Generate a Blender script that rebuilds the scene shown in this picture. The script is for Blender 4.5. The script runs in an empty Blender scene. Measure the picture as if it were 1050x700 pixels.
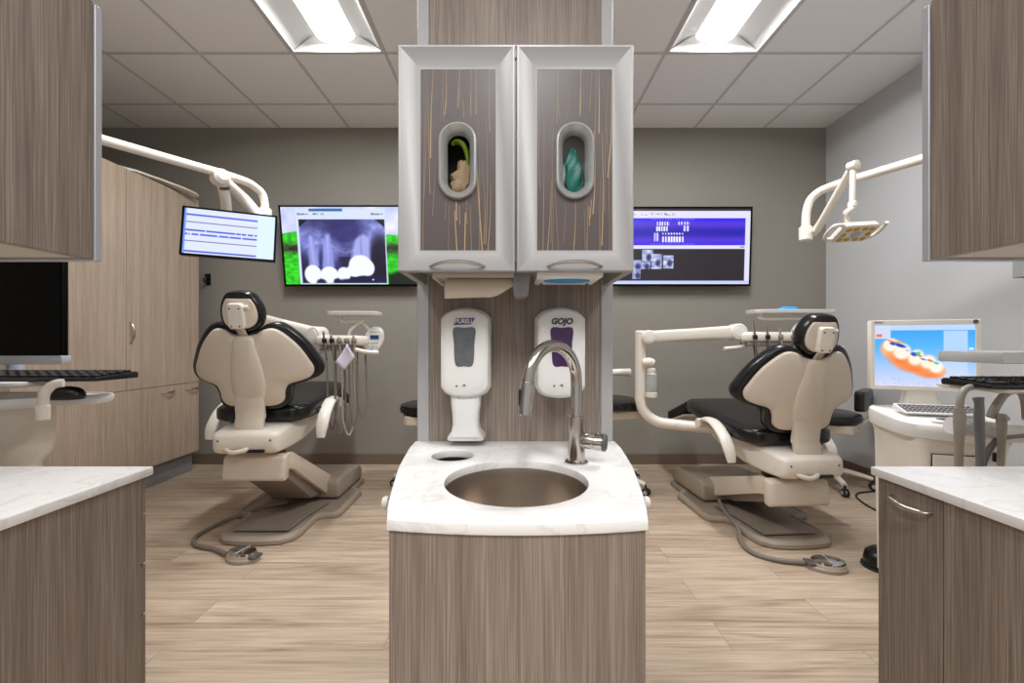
import bpy, bmesh, math, random
import numpy as np
from mathutils import Vector, Matrix
random.seed(7)
PI = math.pi
SC = bpy.context.scene
COL = SC.collection
EXPO = 0.38
F, CX, CY, HC = 448.0, 525.0, 350.0, 1.075      # focal length in pixels, centre, eye height

def W(px, py, d):
    """point at depth d seen at a pixel of the 1050x700 frame"""
    return Vector(((px - CX) * d / F, d, HC + (CY - py) * d / F))

def lin(c):
    c = c / 255.0
    return c / 12.92 if c <= 0.04045 else ((c + 0.055) / 1.055) ** 2.4
def C(r, g, b): return (lin(r), lin(g), lin(b), 1.0)

# ------------------------------------------------------------------ materials
def nm(name):
    m = bpy.data.materials.new(name); m.use_nodes = True
    nt = m.node_tree; b = nt.nodes['Principled BSDF']
    return m, nt, b
def mat(name, col, rough=0.5, metal=0.0, coat=0.0, var=0.06, scale=9.0, bump=0.0, bscale=200.0, trans=0.0, spec=None, sheen=0):
    m, nt, b = nm(name)
    tc = nt.nodes.new('ShaderNodeTexCoord')
    n = nt.nodes.new('ShaderNodeTexNoise'); n.inputs['Scale'].default_value = scale; n.inputs['Detail'].default_value = 3
    nt.links.new(tc.outputs['Object'], n.inputs['Vector'])
    mx = nt.nodes.new('ShaderNodeMix'); mx.data_type = 'RGBA'
    mx.inputs[6].default_value = tuple(c * (1 - var) for c in col[:3]) + (1,)
    mx.inputs[7].default_value = tuple(min(1, c * (1 + var)) for c in col[:3]) + (1,)
    nt.links.new(n.outputs['Fac'], mx.inputs[0]); nt.links.new(mx.outputs[2], b.inputs['Base Color'])
    b.inputs['Roughness'].default_value = rough; b.inputs['Metallic'].default_value = metal
    b.inputs['Coat Weight'].default_value = coat; b.inputs['Transmission Weight'].default_value = trans
    if spec is not None: b.inputs['Specular IOR Level'].default_value = spec
    if bump:
        n2 = nt.nodes.new('ShaderNodeTexNoise'); n2.inputs['Scale'].default_value = bscale
        nt.links.new(tc.outputs['Object'], n2.inputs['Vector'])
        bp = nt.nodes.new('ShaderNodeBump'); bp.inputs['Strength'].default_value = bump; bp.inputs['Distance'].default_value = 0.002
        nt.links.new(n2.outputs['Fac'], bp.inputs['Height']); nt.links.new(bp.outputs['Normal'], b.inputs['Normal'])
    return m
def ramp(nt, stops):
    r = nt.nodes.new('ShaderNodeValToRGB'); e = r.color_ramp.elements
    while len(e) < len(stops): e.new(0.5)
    for el, (p, c) in zip(e, stops): el.position = p; el.color = c
    return r
def laminate(name, dark, mid, light, rough=0.42):
    m, nt, b = nm(name)
    tc = nt.nodes.new('ShaderNodeTexCoord')
    def noise(s, det, dist=0.0):
        mp = nt.nodes.new('ShaderNodeMapping'); mp.inputs['Scale'].default_value = s
        nt.links.new(tc.outputs['Object'], mp.inputs['Vector'])
        n = nt.nodes.new('ShaderNodeTexNoise'); n.inputs['Scale'].default_value = 1.0; n.inputs['Detail'].default_value = det
        n.inputs['Distortion'].default_value = dist
        nt.links.new(mp.outputs['Vector'], n.inputs['Vector']); return n
    a = noise((430, 430, 5.0), 2.0, 0.1); c = noise((34, 34, 0.6), 2.0)
    mul = nt.nodes.new('ShaderNodeMath'); mul.operation = 'MULTIPLY_ADD'
    mul.inputs[1].default_value = 0.68; nt.links.new(a.outputs['Fac'], mul.inputs[0])
    m2 = nt.nodes.new('ShaderNodeMath'); m2.operation = 'MULTIPLY'; m2.inputs[1].default_value = 0.32
    nt.links.new(c.outputs['Fac'], m2.inputs[0]); nt.links.new(m2.outputs[0], mul.inputs[2])
    r = ramp(nt, [(0.33, dark), (0.5, mid), (0.68, light)])
    nt.links.new(mul.outputs[0], r.inputs['Fac']); nt.links.new(r.outputs['Color'], b.inputs['Base Color'])
    b.inputs['Roughness'].default_value = rough
    bp = nt.nodes.new('ShaderNodeBump'); bp.inputs['Strength'].default_value = 0.12; bp.inputs['Distance'].default_value = 0.001
    nt.links.new(a.outputs['Fac'], bp.inputs['Height']); nt.links.new(bp.outputs['Normal'], b.inputs['Normal'])
    return m
def floor_mat():
    m, nt, b = nm('plank_floor')
    tc = nt.nodes.new('ShaderNodeTexCoord')
    br = nt.nodes.new('ShaderNodeTexBrick')
    br.offset = 0.37; br.offset_frequency = 2
    br.inputs['Scale'].default_value = 1.0; br.inputs['Brick Width'].default_value = 1.22; br.inputs['Row Height'].default_value = 0.152
    br.inputs['Mortar Size'].default_value = 0.0012; br.inputs['Mortar Smooth'].default_value = 0.2; br.inputs['Bias'].default_value = 0.0
    br.inputs['Color1'].default_value = (0.30, 0.30, 0.30, 1); br.inputs['Color2'].default_value = (0.72, 0.72, 0.72, 1)
    br.inputs['Mortar'].default_value = (0.05, 0.05, 0.05, 1)
    nt.links.new(tc.outputs['Object'], br.inputs['Vector'])
    # per-plank shift of the grain
    add = nt.nodes.new('ShaderNodeVectorMath'); add.operation = 'MULTIPLY_ADD'
    add.inputs[1].default_value = (7, 3, 9); nt.links.new(br.outputs['Color'], add.inputs[0]); nt.links.new(tc.outputs['Object'], add.inputs[2])
    def noise(s, det, dist):
        mp = nt.nodes.new('ShaderNodeMapping'); mp.inputs['Scale'].default_value = s
        nt.links.new(add.outputs[0], mp.inputs['Vector'])
        n = nt.nodes.new('ShaderNodeTexNoise'); n.inputs['Scale'].default_value = 1.0; n.inputs['Detail'].default_value = det; n.inputs['Distortion'].default_value = dist
        nt.links.new(mp.outputs['Vector'], n.inputs['Vector']); return n
    fine = noise((3.2, 120, 1), 4.5, 0.5); broad = noise((1.6, 15, 1), 3.0, 1.4)
    s1 = nt.nodes.new('ShaderNodeMath'); s1.operation = 'MULTIPLY'; s1.inputs[1].default_value = 0.42; nt.links.new(fine.outputs['Fac'], s1.inputs[0])
    s2 = nt.nodes.new('ShaderNodeMath'); s2.operation = 'MULTIPLY_ADD'; s2.inputs[1].default_value = 0.40; nt.links.new(broad.outputs['Fac'], s2.inputs[0]); nt.links.new(s1.outputs[0], s2.inputs[2])
    sep = nt.nodes.new('ShaderNodeSeparateColor'); nt.links.new(br.outputs['Color'], sep.inputs[0])
    s3 = nt.nodes.new('ShaderNodeMath'); s3.operation = 'MULTIPLY_ADD'; s3.inputs[1].default_value = 0.20; nt.links.new(sep.outputs[0], s3.inputs[0]); nt.links.new(s2.outputs[0], s3.inputs[2])
    r = ramp(nt, FLOOR_STOPS)
    nt.links.new(s3.outputs[0], r.inputs['Fac'])
    mx = nt.nodes.new('ShaderNodeMix'); mx.data_type = 'RGBA'; mx.blend_type = 'MULTIPLY'
    mx.inputs[7].default_value = (0.52, 0.47, 0.42, 1)
    sc = nt.nodes.new('ShaderNodeMath'); sc.operation = 'MULTIPLY'; sc.inputs[1].default_value = 0.4; nt.links.new(br.outputs['Fac'], sc.inputs[0])
    nt.links.new(sc.outputs[0], mx.inputs[0]); nt.links.new(r.outputs['Color'], mx.inputs[6])
    nt.links.new(mx.outputs[2], b.inputs['Base Color'])
    b.inputs['Roughness'].default_value = 0.48
    return m
FLOOR_STOPS = [(0.34, C(134, 113, 94)), (0.46, C(174, 153, 132)), (0.57, C(193, 173, 151)), (0.70, C(210, 192, 170))]
def quartz():
    m, nt, b = nm('white_quartz')
    tc = nt.nodes.new('ShaderNodeTexCoord')
    n = nt.nodes.new('ShaderNodeTexNoise'); n.inputs['Scale'].default_value = 4.5; n.inputs['Detail'].default_value = 6; n.inputs['Distortion'].default_value = 1.6
    nt.links.new(tc.outputs['Object'], n.inputs['Vector'])
    w = C(236, 234, 231); v = C(224, 221, 218)
    r = ramp(nt, [(0.0, w), (0.47, w), (0.5, v), (0.525, w), (1.0, w)])
    nt.links.new(n.outputs['Fac'], r.inputs['Fac']); nt.links.new(r.outputs['Color'], b.inputs['Base Color'])
    b.inputs['Roughness'].default_value = 0.22
    return m
def emis(name, col, s):
    m, nt, b = nm(name)
    b.inputs['Base Color'].default_value = (0.8, 0.8, 0.8, 1)
    b.inputs['Emission Color'].default_value = col; b.inputs['Emission Strength'].default_value = s
    return m
def screen_mat(name, s):
    m, nt, b = nm(name)
    a = nt.nodes.new('ShaderNodeVertexColor'); a.layer_name = 'picture'
    b.inputs['Base Color'].default_value = (0.01, 0.01, 0.01, 1); b.inputs['Roughness'].default_value = 0.35
    nt.links.new(a.outputs['Color'], b.inputs['Emission Color']); b.inputs['Emission Strength'].default_value = s
    return m

M = {}
M['lam'] = laminate('grey_brown_laminate', C(108, 96, 87), C(132, 118, 107), C(160, 146, 133))
M['lam_lit'] = laminate('lit_laminate', C(158, 139, 121), C(178, 158, 139), C(197, 179, 160))  # same laminate, colour lightened to carry the light on the left cabinets
M['gap'] = mat('shadow_gap_black', C(26, 23, 21), 0.8)
M['kick'] = mat('grey_kick_plate', C(128, 126, 126), 0.45)
M['quartz'] = quartz()
M['wall'] = mat('taupe_paint', C(141, 136, 127), 0.75, var=0.02, scale=3, bump=0.05, bscale=350)
M['wall_r'] = mat('pale_grey_paint', C(200, 201, 201), 0.7, var=0.02, scale=3, bump=0.05, bscale=350)
M['ceil'] = mat('ceiling_tile', C(247, 247, 247), 0.9, var=0.015, scale=60, bump=0.15, bscale=500)
M['tbar'] = mat('ceiling_tbar', C(208, 205, 202), 0.7)
M['base'] = mat('brown_rubber_base', C(112, 97, 84), 0.6)
M['alu'] = mat('satin_aluminium_paint', C(160, 158, 157), 0.38, 0.25, var=0.02)
M['trim'] = mat('pale_edge_trim', C(168, 166, 165), 0.45, 0.1, var=0.02)
M['insert'] = mat('plum_brown_insert', C(86, 76, 74), 0.35, var=0.12, scale=14)
M['gold'] = mat('straw_inlay', C(172, 143, 104), 0.4)
M['nickel'] = mat('brushed_nickel', C(178, 172, 166), 0.32, 1.0)
M['steel'] = mat('brushed_steel', C(190, 184, 178), 0.16, 1.0, var=0.1, scale=40)
M['bowl'] = mat('steel_sink', C(196, 185, 173), 0.3, 1.0, var=0.08, scale=30)
M['chrome'] = mat('chrome', C(214, 212, 210), 0.08, 1.0, var=0.01)
M['darkcap'] = mat('dark_grey_cap', C(88, 84, 82), 0.4)
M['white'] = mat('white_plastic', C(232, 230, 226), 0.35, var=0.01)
M['cream'] = mat('cream_enamel', C(230, 222, 210), 0.33, var=0.015, coat=0.2)
M['shell'] = mat('cream_shell', C(214, 201, 184), 0.42, var=0.02)
M['taupe'] = mat('taupe_base_plastic', C(160, 147, 132), 0.45, var=0.03)
M['taupe_d'] = mat('taupe_dark_mat', C(134, 122, 109), 0.55, var=0.05)
M['leather'] = mat('black_leather', C(22, 21, 22), 0.27, var=0.2, scale=30, bump=0.12, bscale=90)
M['black'] = mat('black_plastic', C(20, 20, 21), 0.3)
M['gblack'] = mat('gloss_black_screen', C(8, 8, 9), 0.18, spec=0.12)
M['rubber'] = mat('black_rubber', C(30, 29, 29), 0.6)
M['hose'] = mat('grey_hose', C(170, 162, 152), 0.5)
M['hose_d'] = mat('dark_hose', C(122, 113, 104), 0.5)
M['tool'] = mat('grey_instrument_plastic', C(160, 152, 140), 0.4)
M['tool_d'] = mat('slate_instrument_plastic', C(122, 120, 120), 0.35)
M['purple'] = mat('purple_soap', C(70, 34, 82), 0.25, var=0.25, scale=40)
M['lens_grey'] = mat('smoky_window', C(96, 98, 102), 0.15, var=0.35, scale=45)
M['logo_p'] = mat('violet_print', C(66, 40, 130), 0.5)
M['logo_w'] = mat('pale_print', C(228, 226, 232), 0.5)
M['logo_g'] = mat('charcoal_print', C(66, 62, 66), 0.5)
M['glove_t'] = mat('teal_nitrile', C(6, 96, 84), 0.4, var=0.25, scale=45)
M['glove_y'] = mat('lime_nitrile', C(98, 126, 24), 0.4, var=0.2, scale=45)
M['kraft'] = mat('tan_paper', C(150, 128, 98), 0.8, var=0.2, scale=60)
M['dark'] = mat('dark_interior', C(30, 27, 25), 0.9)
M['paper'] = mat('paper_towel', C(214, 202, 186), 0.9, var=0.03, bump=0.2, bscale=160)
M['beige'] = mat('beige_plastic', C(194, 183, 170), 0.5)
M['grey'] = mat('mid_grey_plastic', C(136, 134, 136), 0.5)
M['slate'] = mat('slate_grey_panel', C(142, 145, 143), 0.5)
M['blue'] = mat('sky_blue_print', C(42, 150, 206), 0.5)
M['navy'] = mat('navy_print', C(40, 66, 128), 0.4)
M['amber'] = mat('amber_lens', C(196, 160, 40), 0.2, var=0.2, scale=60)
M['lav'] = mat('lavender_paper', C(208, 200, 214), 0.8)
M['port'] = mat('port_metal', C(180, 181, 181), 0.34, 0.5)
M['silver'] = mat('silver_bezel', C(186, 186, 192), 0.4, 0.3)
M['ivory'] = mat('ivory_bezel', C(238, 232, 222), 0.4)
M['green'] = mat('green_clip', C(90, 150, 120), 0.4)
def frosted():
    m, nt, b = nm('frosted_acrylic')
    b.inputs['Base Color'].default_value = C(235, 234, 232); b.inputs['Roughness'].default_value = 0.25
    b.inputs['Transmission Weight'].default_value = 0.6; b.inputs['IOR'].default_value = 1.15
    return m
M['frost'] = frosted()
M['bottle'] = mat('milky_bottle', C(206, 210, 208), 0.25, trans=0.35)
M['lamp'] = emis('lamp_lens', (1.0, 0.985, 0.96, 1), 2.6)
M['reflector'] = mat('white_reflector', C(210, 210, 209), 0.6, var=0.005)

# ------------------------------------------------------------------ mesh builder
class MB:
    def __init__(s): s.v = []; s.f = []; s.mi = []; s.m = 0; s.T = None
    def add(s, vs, fs):
        o = len(s.v)
        for p in vs:
            p = Vector(p)
            if s.T is not None: p = s.T @ p
            s.v.append(p)
        for f in fs: s.f.append([i + o for i in f]); s.mi.append(s.m)
        return s
    def bm(s, b):
        b.verts.index_update()
        s.add([v.co.copy() for v in b.verts], [[v.index for v in f.verts] for f in b.faces]); b.free(); return s
    def box(s, lo, hi, bev=0.0, seg=2):
        b = bmesh.new(); bmesh.ops.create_cube(b, size=1.0)
        lo = Vector(lo); hi = Vector(hi)
        for v in b.verts: v.co = Vector(((lo[i] + hi[i]) / 2 + v.co[i] * (hi[i] - lo[i])) for i in range(3))
        if bev: bmesh.ops.bevel(b, geom=b.edges[:], offset=bev, segments=seg, affect='EDGES', profile=0.5)
        return s.bm(b)
    def prism(s, pts, axis, a, b_, bev=0.0, seg=2):
        """polygon in the plane across axis ('x': (y,z), 'y': (x,z), 'z': (x,y)) pushed from a to b_"""
        mk = {'x': lambda p, t: (t, p[0], p[1]), 'y': lambda p, t: (p[0], t, p[1]), 'z': lambda p, t: (p[0], p[1], t)}[axis]
        n = len(pts); b = bmesh.new()
        A = [b.verts.new(mk(p, a)) for p in pts]; B = [b.verts.new(mk(p, b_)) for p in pts]
        b.faces.new(A); b.faces.new(B[::-1])
        for i in range(n): b.faces.new([A[i], B[i], B[(i + 1) % n], A[(i + 1) % n]])
        bmesh.ops.recalc_face_normals(b, faces=b.faces[:])
        if bev:
            b.edges.ensure_lookup_table(); b.normal_update()
            ed = [e for e in b.edges if e.calc_face_angle(0) > 0.5]
            bmesh.ops.bevel(b, geom=ed, offset=bev, segments=seg, affect='EDGES', profile=0.5, clamp_overlap=True)
        return s.bm(b)
    def rings(s, rings, cap0=True, cap1=True, closed=False):
        n = len(rings[0]); vs = [p for r in rings for p in r]; fs = []
        m = len(rings)
        for i in range(m if closed else m - 1):
            j = (i + 1) % m
            for k in range(n): fs.append([i * n + k, i * n + (k + 1) % n, j * n + (k + 1) % n, j * n + k])
        if not closed:
            if cap0: fs.append(list(range(n))[::-1])
            if cap1: fs.append([(m - 1) * n + k for k in range(n)])
        return s.add(vs, fs)
    def lathe(s, prof, org=(0, 0, 0), axis=(0, 0, 1), n=32, cap0=True, cap1=True):
        """prof: list of (radius, height) along axis"""
        q = Vector((0, 0, 1)).rotation_difference(Vector(axis).normalized()); org = Vector(org)
        rs = [[org + q @ Vector((r * math.cos(2 * PI * k / n), r * math.sin(2 * PI * k / n), h)) for k in range(n)] for r, h in prof]
        return s.rings(rs, cap0, cap1)
    def cyl(s, a, b, r, r2=None, n=20, bev=0.0):
        a = Vector(a); b = Vector(b); L = (b - a).length; r2 = r if r2 is None else r2
        pr = [(r, 0), (r2, L)] if not bev else [(r - bev, 0), (r, bev), (r2, L - bev), (r2 - bev, L)]
        return s.lathe(pr, a, b - a, n)
    def tube(s, pts, r, n=12, smooth=6, flat=1.0, up=None, closed=False):
        """swept round (or flattened) section; r may be one radius or one per point"""
        P = [Vector(p) for p in pts]; R = r if isinstance(r, (list, tuple)) else [r] * len(P)
        if smooth:
            Q = []; RR = []
            for i in range(len(P) - 1):
                p0 = P[max(i - 1, 0)]; p1 = P[i]; p2 = P[i + 1]; p3 = P[min(i + 2, len(P) - 1)]
                for k in range(smooth):
                    t = k / smooth
                    Q.append(0.5 * ((2 * p1) + (p2 - p0) * t + (2 * p0 - 5 * p1 + 4 * p2 - p3) * t * t + (3 * p1 - p0 - 3 * p2 + p3) * t ** 3))
                    RR.append(R[i] * (1 - t) + R[i + 1] * t)
            Q.append(P[-1]); RR.append(R[-1]); P, R = Q, RR
        rs = []; u = None
        for i, p in enumerate(P):
            t = (P[min(i + 1, len(P) - 1)] - P[max(i - 1, 0)]).normalized()
            if u is None:
                u = Vector(up) if up is not None else (Vector((0, 0, 1)) if abs(t.z) < 0.9 else Vector((1, 0, 0)))
            u = (u - t * u.dot(t)).normalized(); w = t.cross(u)
            rs.append([p + R[i] * (math.cos(2 * PI * k / n) * w + flat * math.sin(2 * PI * k / n) * u) for k in range(n)])
        return s.rings(rs)
    def loft(s, secs, n=28, e=0.45):
        """secs: (y, half width, z low, z high[, x centre]) -> superellipse sections along y"""
        rs = []
        for sc in secs:
            y, hw, z0, z1 = sc[:4]; x0 = sc[4] if len(sc) > 4 else 0.0; r = []
            for k in range(n):
                a = 2 * PI * k / n; ca, sa = math.cos(a), math.sin(a)
                r.append((x0 + hw * math.copysign(abs(ca) ** e, ca), y, (z0 + z1) / 2 + (z1 - z0) / 2 * math.copysign(abs(sa) ** e, sa)))
            rs.append(r)
        return s.rings(rs)
    def pillow(s, outline, center, steps, fn):
        """outline in 2-D; steps: (scale, depth) rings; fn(u, w, depth) -> point"""
        cu, cw = center
        rs = [[fn(cu + (u - cu) * sc, cw + (w - cw) * sc, dp) for u, w in outline] for sc, dp in steps]
        return s.rings(rs)
    def build(s, name, mats, parent=None, loc=(0, 0, 0), rot=(0, 0, 0), smooth=35):
        me = bpy.data.meshes.new(name); me.from_pydata([tuple(p) for p in s.v], [], s.f)
        if not isinstance(mats, (list, tuple)): mats = [mats]
        for m in mats: me.materials.append(M[m] if isinstance(m, str) else m)
        me.polygons.foreach_set('material_index', s.mi)
        b = bmesh.new(); b.from_mesh(me); bmesh.ops.recalc_face_normals(b, faces=b.faces[:]); b.to_mesh(me); b.free()
        if smooth:
            me.polygons.foreach_set('use_smooth', [True] * len(me.polygons)); me.set_sharp_from_angle(angle=math.radians(smooth))
        o = bpy.data.objects.new(name, me); COL.objects.link(o)
        o.location = loc; o.rotation_euler = rot
        if parent: o.parent = parent
        return o
def spline(pts, n=6):
    """closed Catmull-Rom through 2-D points"""
    P = [Vector((p[0], p[1])) for p in pts]; N = len(P); out = []
    for i in range(N):
        p0, p1, p2, p3 = P[i - 1], P[i], P[(i + 1) % N], P[(i + 2) % N]
        for k in range(n):
            t = k / n
            q = 0.5 * ((2 * p1) + (p2 - p0) * t + (2 * p0 - 5 * p1 + 4 * p2 - p3) * t * t + (3 * p1 - p0 - 3 * p2 + p3) * t ** 3)
            out.append((q.x, q.y))
    return out
def rrect(x0, y0, x1, y1, r, n=6):
    out = []
    for cx, cy, a0 in ((x1 - r, y1 - r, 0), (x0 + r, y1 - r, PI / 2), (x0 + r, y0 + r, PI), (x1 - r, y0 + r, 1.5 * PI)):
        for k in range(n + 1):
            a = a0 + PI / 2 * k / n; out.append((cx + r * math.cos(a), cy + r * math.sin(a)))
    return out
def tag(o, label, cat, group=None):
    o['label'] = label; o['category'] = cat
    if group: o['group'] = group
    return o
def empty(name, loc, label, cat, group=None, rz=0.0):
    o = bpy.data.objects.new(name, None); COL.objects.link(o); o.location = loc; o.rotation_euler = (0, 0, rz); o.empty_display_size = 0.1
    return tag(o, label, cat, group)
def struct(o): o['kind'] = 'structure'; return o
def text_mesh(name, body, size, mat_, parent, loc, rot, shear=0.0, bold=0.0, depth=0.0006, sx=1.0):
    cu = bpy.data.curves.new(name + '_c', 'FONT'); cu.body = body; cu.size = size; cu.shear = shear
    cu.align_x = 'CENTER'; cu.align_y = 'CENTER'; cu.extrude = depth; cu.offset = bold
    t = bpy.data.objects.new(name + '_t', cu); COL.objects.link(t)
    dg = bpy.context.evaluated_depsgraph_get(); dg.update()
    me = bpy.data.meshes.new_from_object(t.evaluated_get(dg)); me.name = name
    bpy.data.objects.remove(t); bpy.data.curves.remove(cu)
    me.materials.clear(); me.materials.append(M[mat_])
    for v in me.vertices: v.co.x *= sx
    o = bpy.data.objects.new(name, me); COL.objects.link(o); o.parent = parent; o.location = loc; o.rotation_euler = rot
    return o

# ------------------------------------------------------------------ camera
cam = bpy.data.cameras.new('camera'); co = bpy.data.objects.new('camera', cam); COL.objects.link(co)
cam.sensor_width = 36.0; cam.lens = 36.0 * F / 1050.0; cam.clip_start = 0.02
co.location = (0, 0, HC); co.rotation_euler = (PI / 2, 0, 0)
SC.camera = co
SC.view_settings.view_transform = 'Standard'; SC.view_settings.look = 'None'
SC.view_settings.exposure = EXPO; SC.view_settings.gamma = 1.0; SC.view_settings.use_curve_mapping = False
w = bpy.data.worlds.new('room_ambient'); SC.world = w; w.use_nodes = True
w.node_tree.nodes['Background'].inputs[0].default_value = (0.96, 0.98, 1.0, 1); w.node_tree.nodes['Background'].inputs[1].default_value = 0.44
SC.cycles.max_bounces = 8; SC.cycles.diffuse_bounces = 5; SC.cycles.use_denoising = True

# ------------------------------------------------------------------ room shell
XL, XR, YB, YF, ZC = -3.75, 2.76, 3.84, -3.0, 2.953
floor = struct(MB().box((XL - .1, YF - .1, -0.05), (XR + .1, YB + .1, 0)).build('floor', floor_mat(), smooth=0))
struct(MB().box((XL - .1, YB, 0), (XR + .1, YB + .1, ZC + .15)).build('wall_back', 'wall', smooth=0))
struct(MB().box((XR, YF, 0), (XR + .1, YB, ZC + .15)).build('wall_right', 'wall_r', smooth=0))
struct(MB().box((XL - .1, YF, 0), (XL, YB, ZC + .15)).build('wall_left', 'wall', smooth=0))
def baseboard(name, lo, hi):
    struct(MB().box(lo, hi, 0.004, 1).build(name, 'base'))
baseboard('baseboard_back', (XL, YB - .012, 0), (XR, YB - .0005, .094))
baseboard('baseboard_right', (XR - .012, YF, 0), (XR - .0005, YB - .013, .094))
GX0, GS = -1.432, 0.6072
gx = [GX0 + GS * k for k in range(-3, 7)]; gy = [2.846 + 0.61 * k for k in range(-9, 2)]
LIGHTS = [(3, 7), (7, 7), (3, 2), (7, 2), (5, 2)]      # (column, row of the near edge): each two tiles long
holes = set()
for c_, r_ in LIGHTS: holes |= {(c_, r_), (c_, r_ + 1)}
mb = MB(); xs = [XL] + gx + [XR]; ys = [YF] + gy + [YB]
for i in range(len(xs) - 1):
    for j in range(len(ys) - 1):
        if (i - 1, j - 1) in holes or xs[i + 1] - xs[i] < .001: continue
        mb.box((xs[i], ys[j], ZC), (xs[i + 1], ys[j + 1], ZC + .018))
struct(mb.build('ceiling', 'ceil', smooth=0))
mb = MB()
for x in gx: mb.box((x - .010, YF, ZC - .003), (x + .010, YB, ZC - .0002))
for y in gy: mb.box((XL, y - .010, ZC - .0028), (XR, y + .010, ZC - .0004))
struct(mb.build('trim_1', 'tbar', smooth=0))
struct(MB().box((XL, YF, ZC + .14), (XR, YB, ZC + .16)).build('ceiling_deck', 'ceil', smooth=0))

LAMP_W = 37.0
def ceiling_light(c_, r_, label, group):
    x0, x1, y0, y1 = gx[c_] + .006, gx[c_ + 1] - .006, gy[r_] + .006, gy[r_ + 2] - .006
    cx = (x0 + x1) / 2; t = empty('ceiling_light', (cx, (y0 + y1) / 2, ZC), label, 'ceiling light', group)
    hx, hy = (x1 - x0) / 2, (y1 - y0) / 2
    cy = (y0 + y1) / 2
    m = MB()                                                   # slim frame standing a little proud of the grid
    for lo, hi in (((-hx, -hy), (-hx + .016, hy)), ((hx - .016, -hy), (hx, hy)), ((-hx + .016, -hy), (hx - .016, -hy + .016)), ((-hx + .016, hy - .016), (hx - .016, hy))):
        m.box((lo[0], lo[1], -.006), (hi[0], hi[1], .004))
    m.build('frame', 'reflector', t, smooth=0)
    pan = MB(); prof = []
    for k in range(9):                                         # curved wings of the pan
        a = k / 8; prof.append((-hx + .012 + (hx - .135) * a, .004 + .075 * math.sin(a * PI / 2) ** 0.9))
    for sgn in (1, -1):
        vs = []; fs = []
        for x, z in prof: vs += [(sgn * -x, -hy + .012, z), (sgn * -x, hy - .012, z)]
        for k in range(8): fs.append([2 * k, 2 * k + 1, 2 * k + 3, 2 * k + 2])
        pan.add(vs, fs)
    for yy, y2 in ((-hy + .012, -hy + .05), (hy - .012, hy - .05)):                         # sloped end plates
        pan.add([(-hx + .012, yy, .004), (hx - .012, yy, .004), (.13, y2, .085), (-.13, y2, .085)], [[0, 1, 2, 3]])
    pan.box((-hx, -hy, .088), (hx, hy, .095))
    pan.build('reflector_pan', 'reflector', t, smooth=50)
    ln = MB(); rs = []
    for k in range(13):
        a = PI * k / 12; rs.append((-.125 * math.cos(a), .082 - .042 * math.sin(a)))
    vs = []; fs = []
    for x, z in rs: vs += [(x, -hy + .03, z), (x, hy - .03, z)]
    for k in range(12): fs.append([2 * k, 2 * k + 1, 2 * k + 3, 2 * k + 2])
    fs.append([2 * k for k in range(13)]); fs.append([2 * k + 1 for k in range(13)][::-1])
    ln.add(vs, fs); ln.build('lens', 'lamp', t, smooth=60)
    la = bpy.data.lights.new('tube', 'AREA'); la.shape = 'RECTANGLE'; la.size = .16; la.size_y = 2 * hy - .10; la.energy = LAMP_W * (1.0 if cy > 0 else 0.7); la.color = (.975, .985, 1.0)
    lo = bpy.data.objects.new('tube', la); COL.objects.link(lo); lo.parent = t; lo.location = (0, 0, .036)
    MB().box((-.04, hy - .022, -.012), (.04, hy - .012, -.004), .002).build('latch', 'tbar', t)
ceiling_light(3, 7, 'recessed ceiling light panel above the left dental chair', 'ceiling lights')
ceiling_light(7, 7, 'recessed ceiling light panel above the right dental chair', 'ceiling lights')
for k, (c_, r_) in enumerate(LIGHTS[2:]):  # unseen panels added behind the camera to light the cabinet fronts
    ceiling_light(c_, r_, 'unseen ceiling light panel added over the corridor to light the cabinet fronts', 'added unseen corridor lights')

# ------------------------------------------------------------------ centre divider with sink
XC = 0.0095; YD = 1.366
cw = struct(MB().box((XC - .268, YD, 0), (XC + .268, YD + .28, ZC)).build('wall_center', 'lam', smooth=0))
for sx in (-1, 1):
    a, b = sorted((XC + sx * .2683, XC + sx * .305))
    o = MB().box((a, YD - .004, 0), (b, YD + .284, ZC), .002, 1).build('edge_trim', 'trim', cw)
# counter outline (half width by depth), bowed front
ZT = 0.764
half = [(1.3655, .3115), (1.28, .3105), (1.18, .301), (1.0885, .2915), (1.0, .277), (.91, .2615), (.824, .2445), (.7655, .2290)]
def counter_outline(inset=0.0, yf=0.0):
    L = [(-h + inset, y) for y, h in half]
    Fr = []
    for k in range(1, 12):
        t = -1 + 2 * k / 12; Fr.append((t * (.229 - inset), .7655 - .021 * (1 - t * t) + yf))
    Lp = [(x, y + (yf if y < .8 else 0)) for x, y in L]
    return Lp + Fr + [(-x, y) for x, y in Lp[::-1]]
def slab_with_holes(name, outline, holes, z0, z1, mat_, xo):
    """flat worktop with round openings: filled with holes via triangulation"""
    b = bmesh.new(); loops = []
    for lp in [outline] + holes:
        vs = [b.verts.new((x + xo, y, z1)) for x, y in lp]
        loops.append([b.edges.new((vs[i], vs[(i + 1) % len(vs)])) for i in range(len(vs))])
    bmesh.ops.triangle_fill(b, edges=[e for l in loops for e in l], use_beauty=True)
    top = b.faces[:]
    r = bmesh.ops.extrude_face_region(b, geom=top)
    for v in [g for g in r['geom'] if isinstance(g, bmesh.types.BMVert)]: v.co.z = z0
    bmesh.ops.recalc_face_normals(b, faces=b.faces[:])
    ed = [e for e in b.edges if len(e.link_faces) == 2 and e.calc_face_angle(0) > 1.2 and abs(e.verts[0].co.z - e.verts[1].co.z) < 1e-5]
    bmesh.ops.bevel(b, geom=ed, offset=.003, segments=2, affect='EDGES', profile=.5)
    return MB().bm(b).build(name, mat_)
def circ(cx, cy, r, n=48): return [(cx + r * math.cos(2 * PI * k / n), cy + r * math.sin(2 * PI * k / n)) for k in range(n)]
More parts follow.
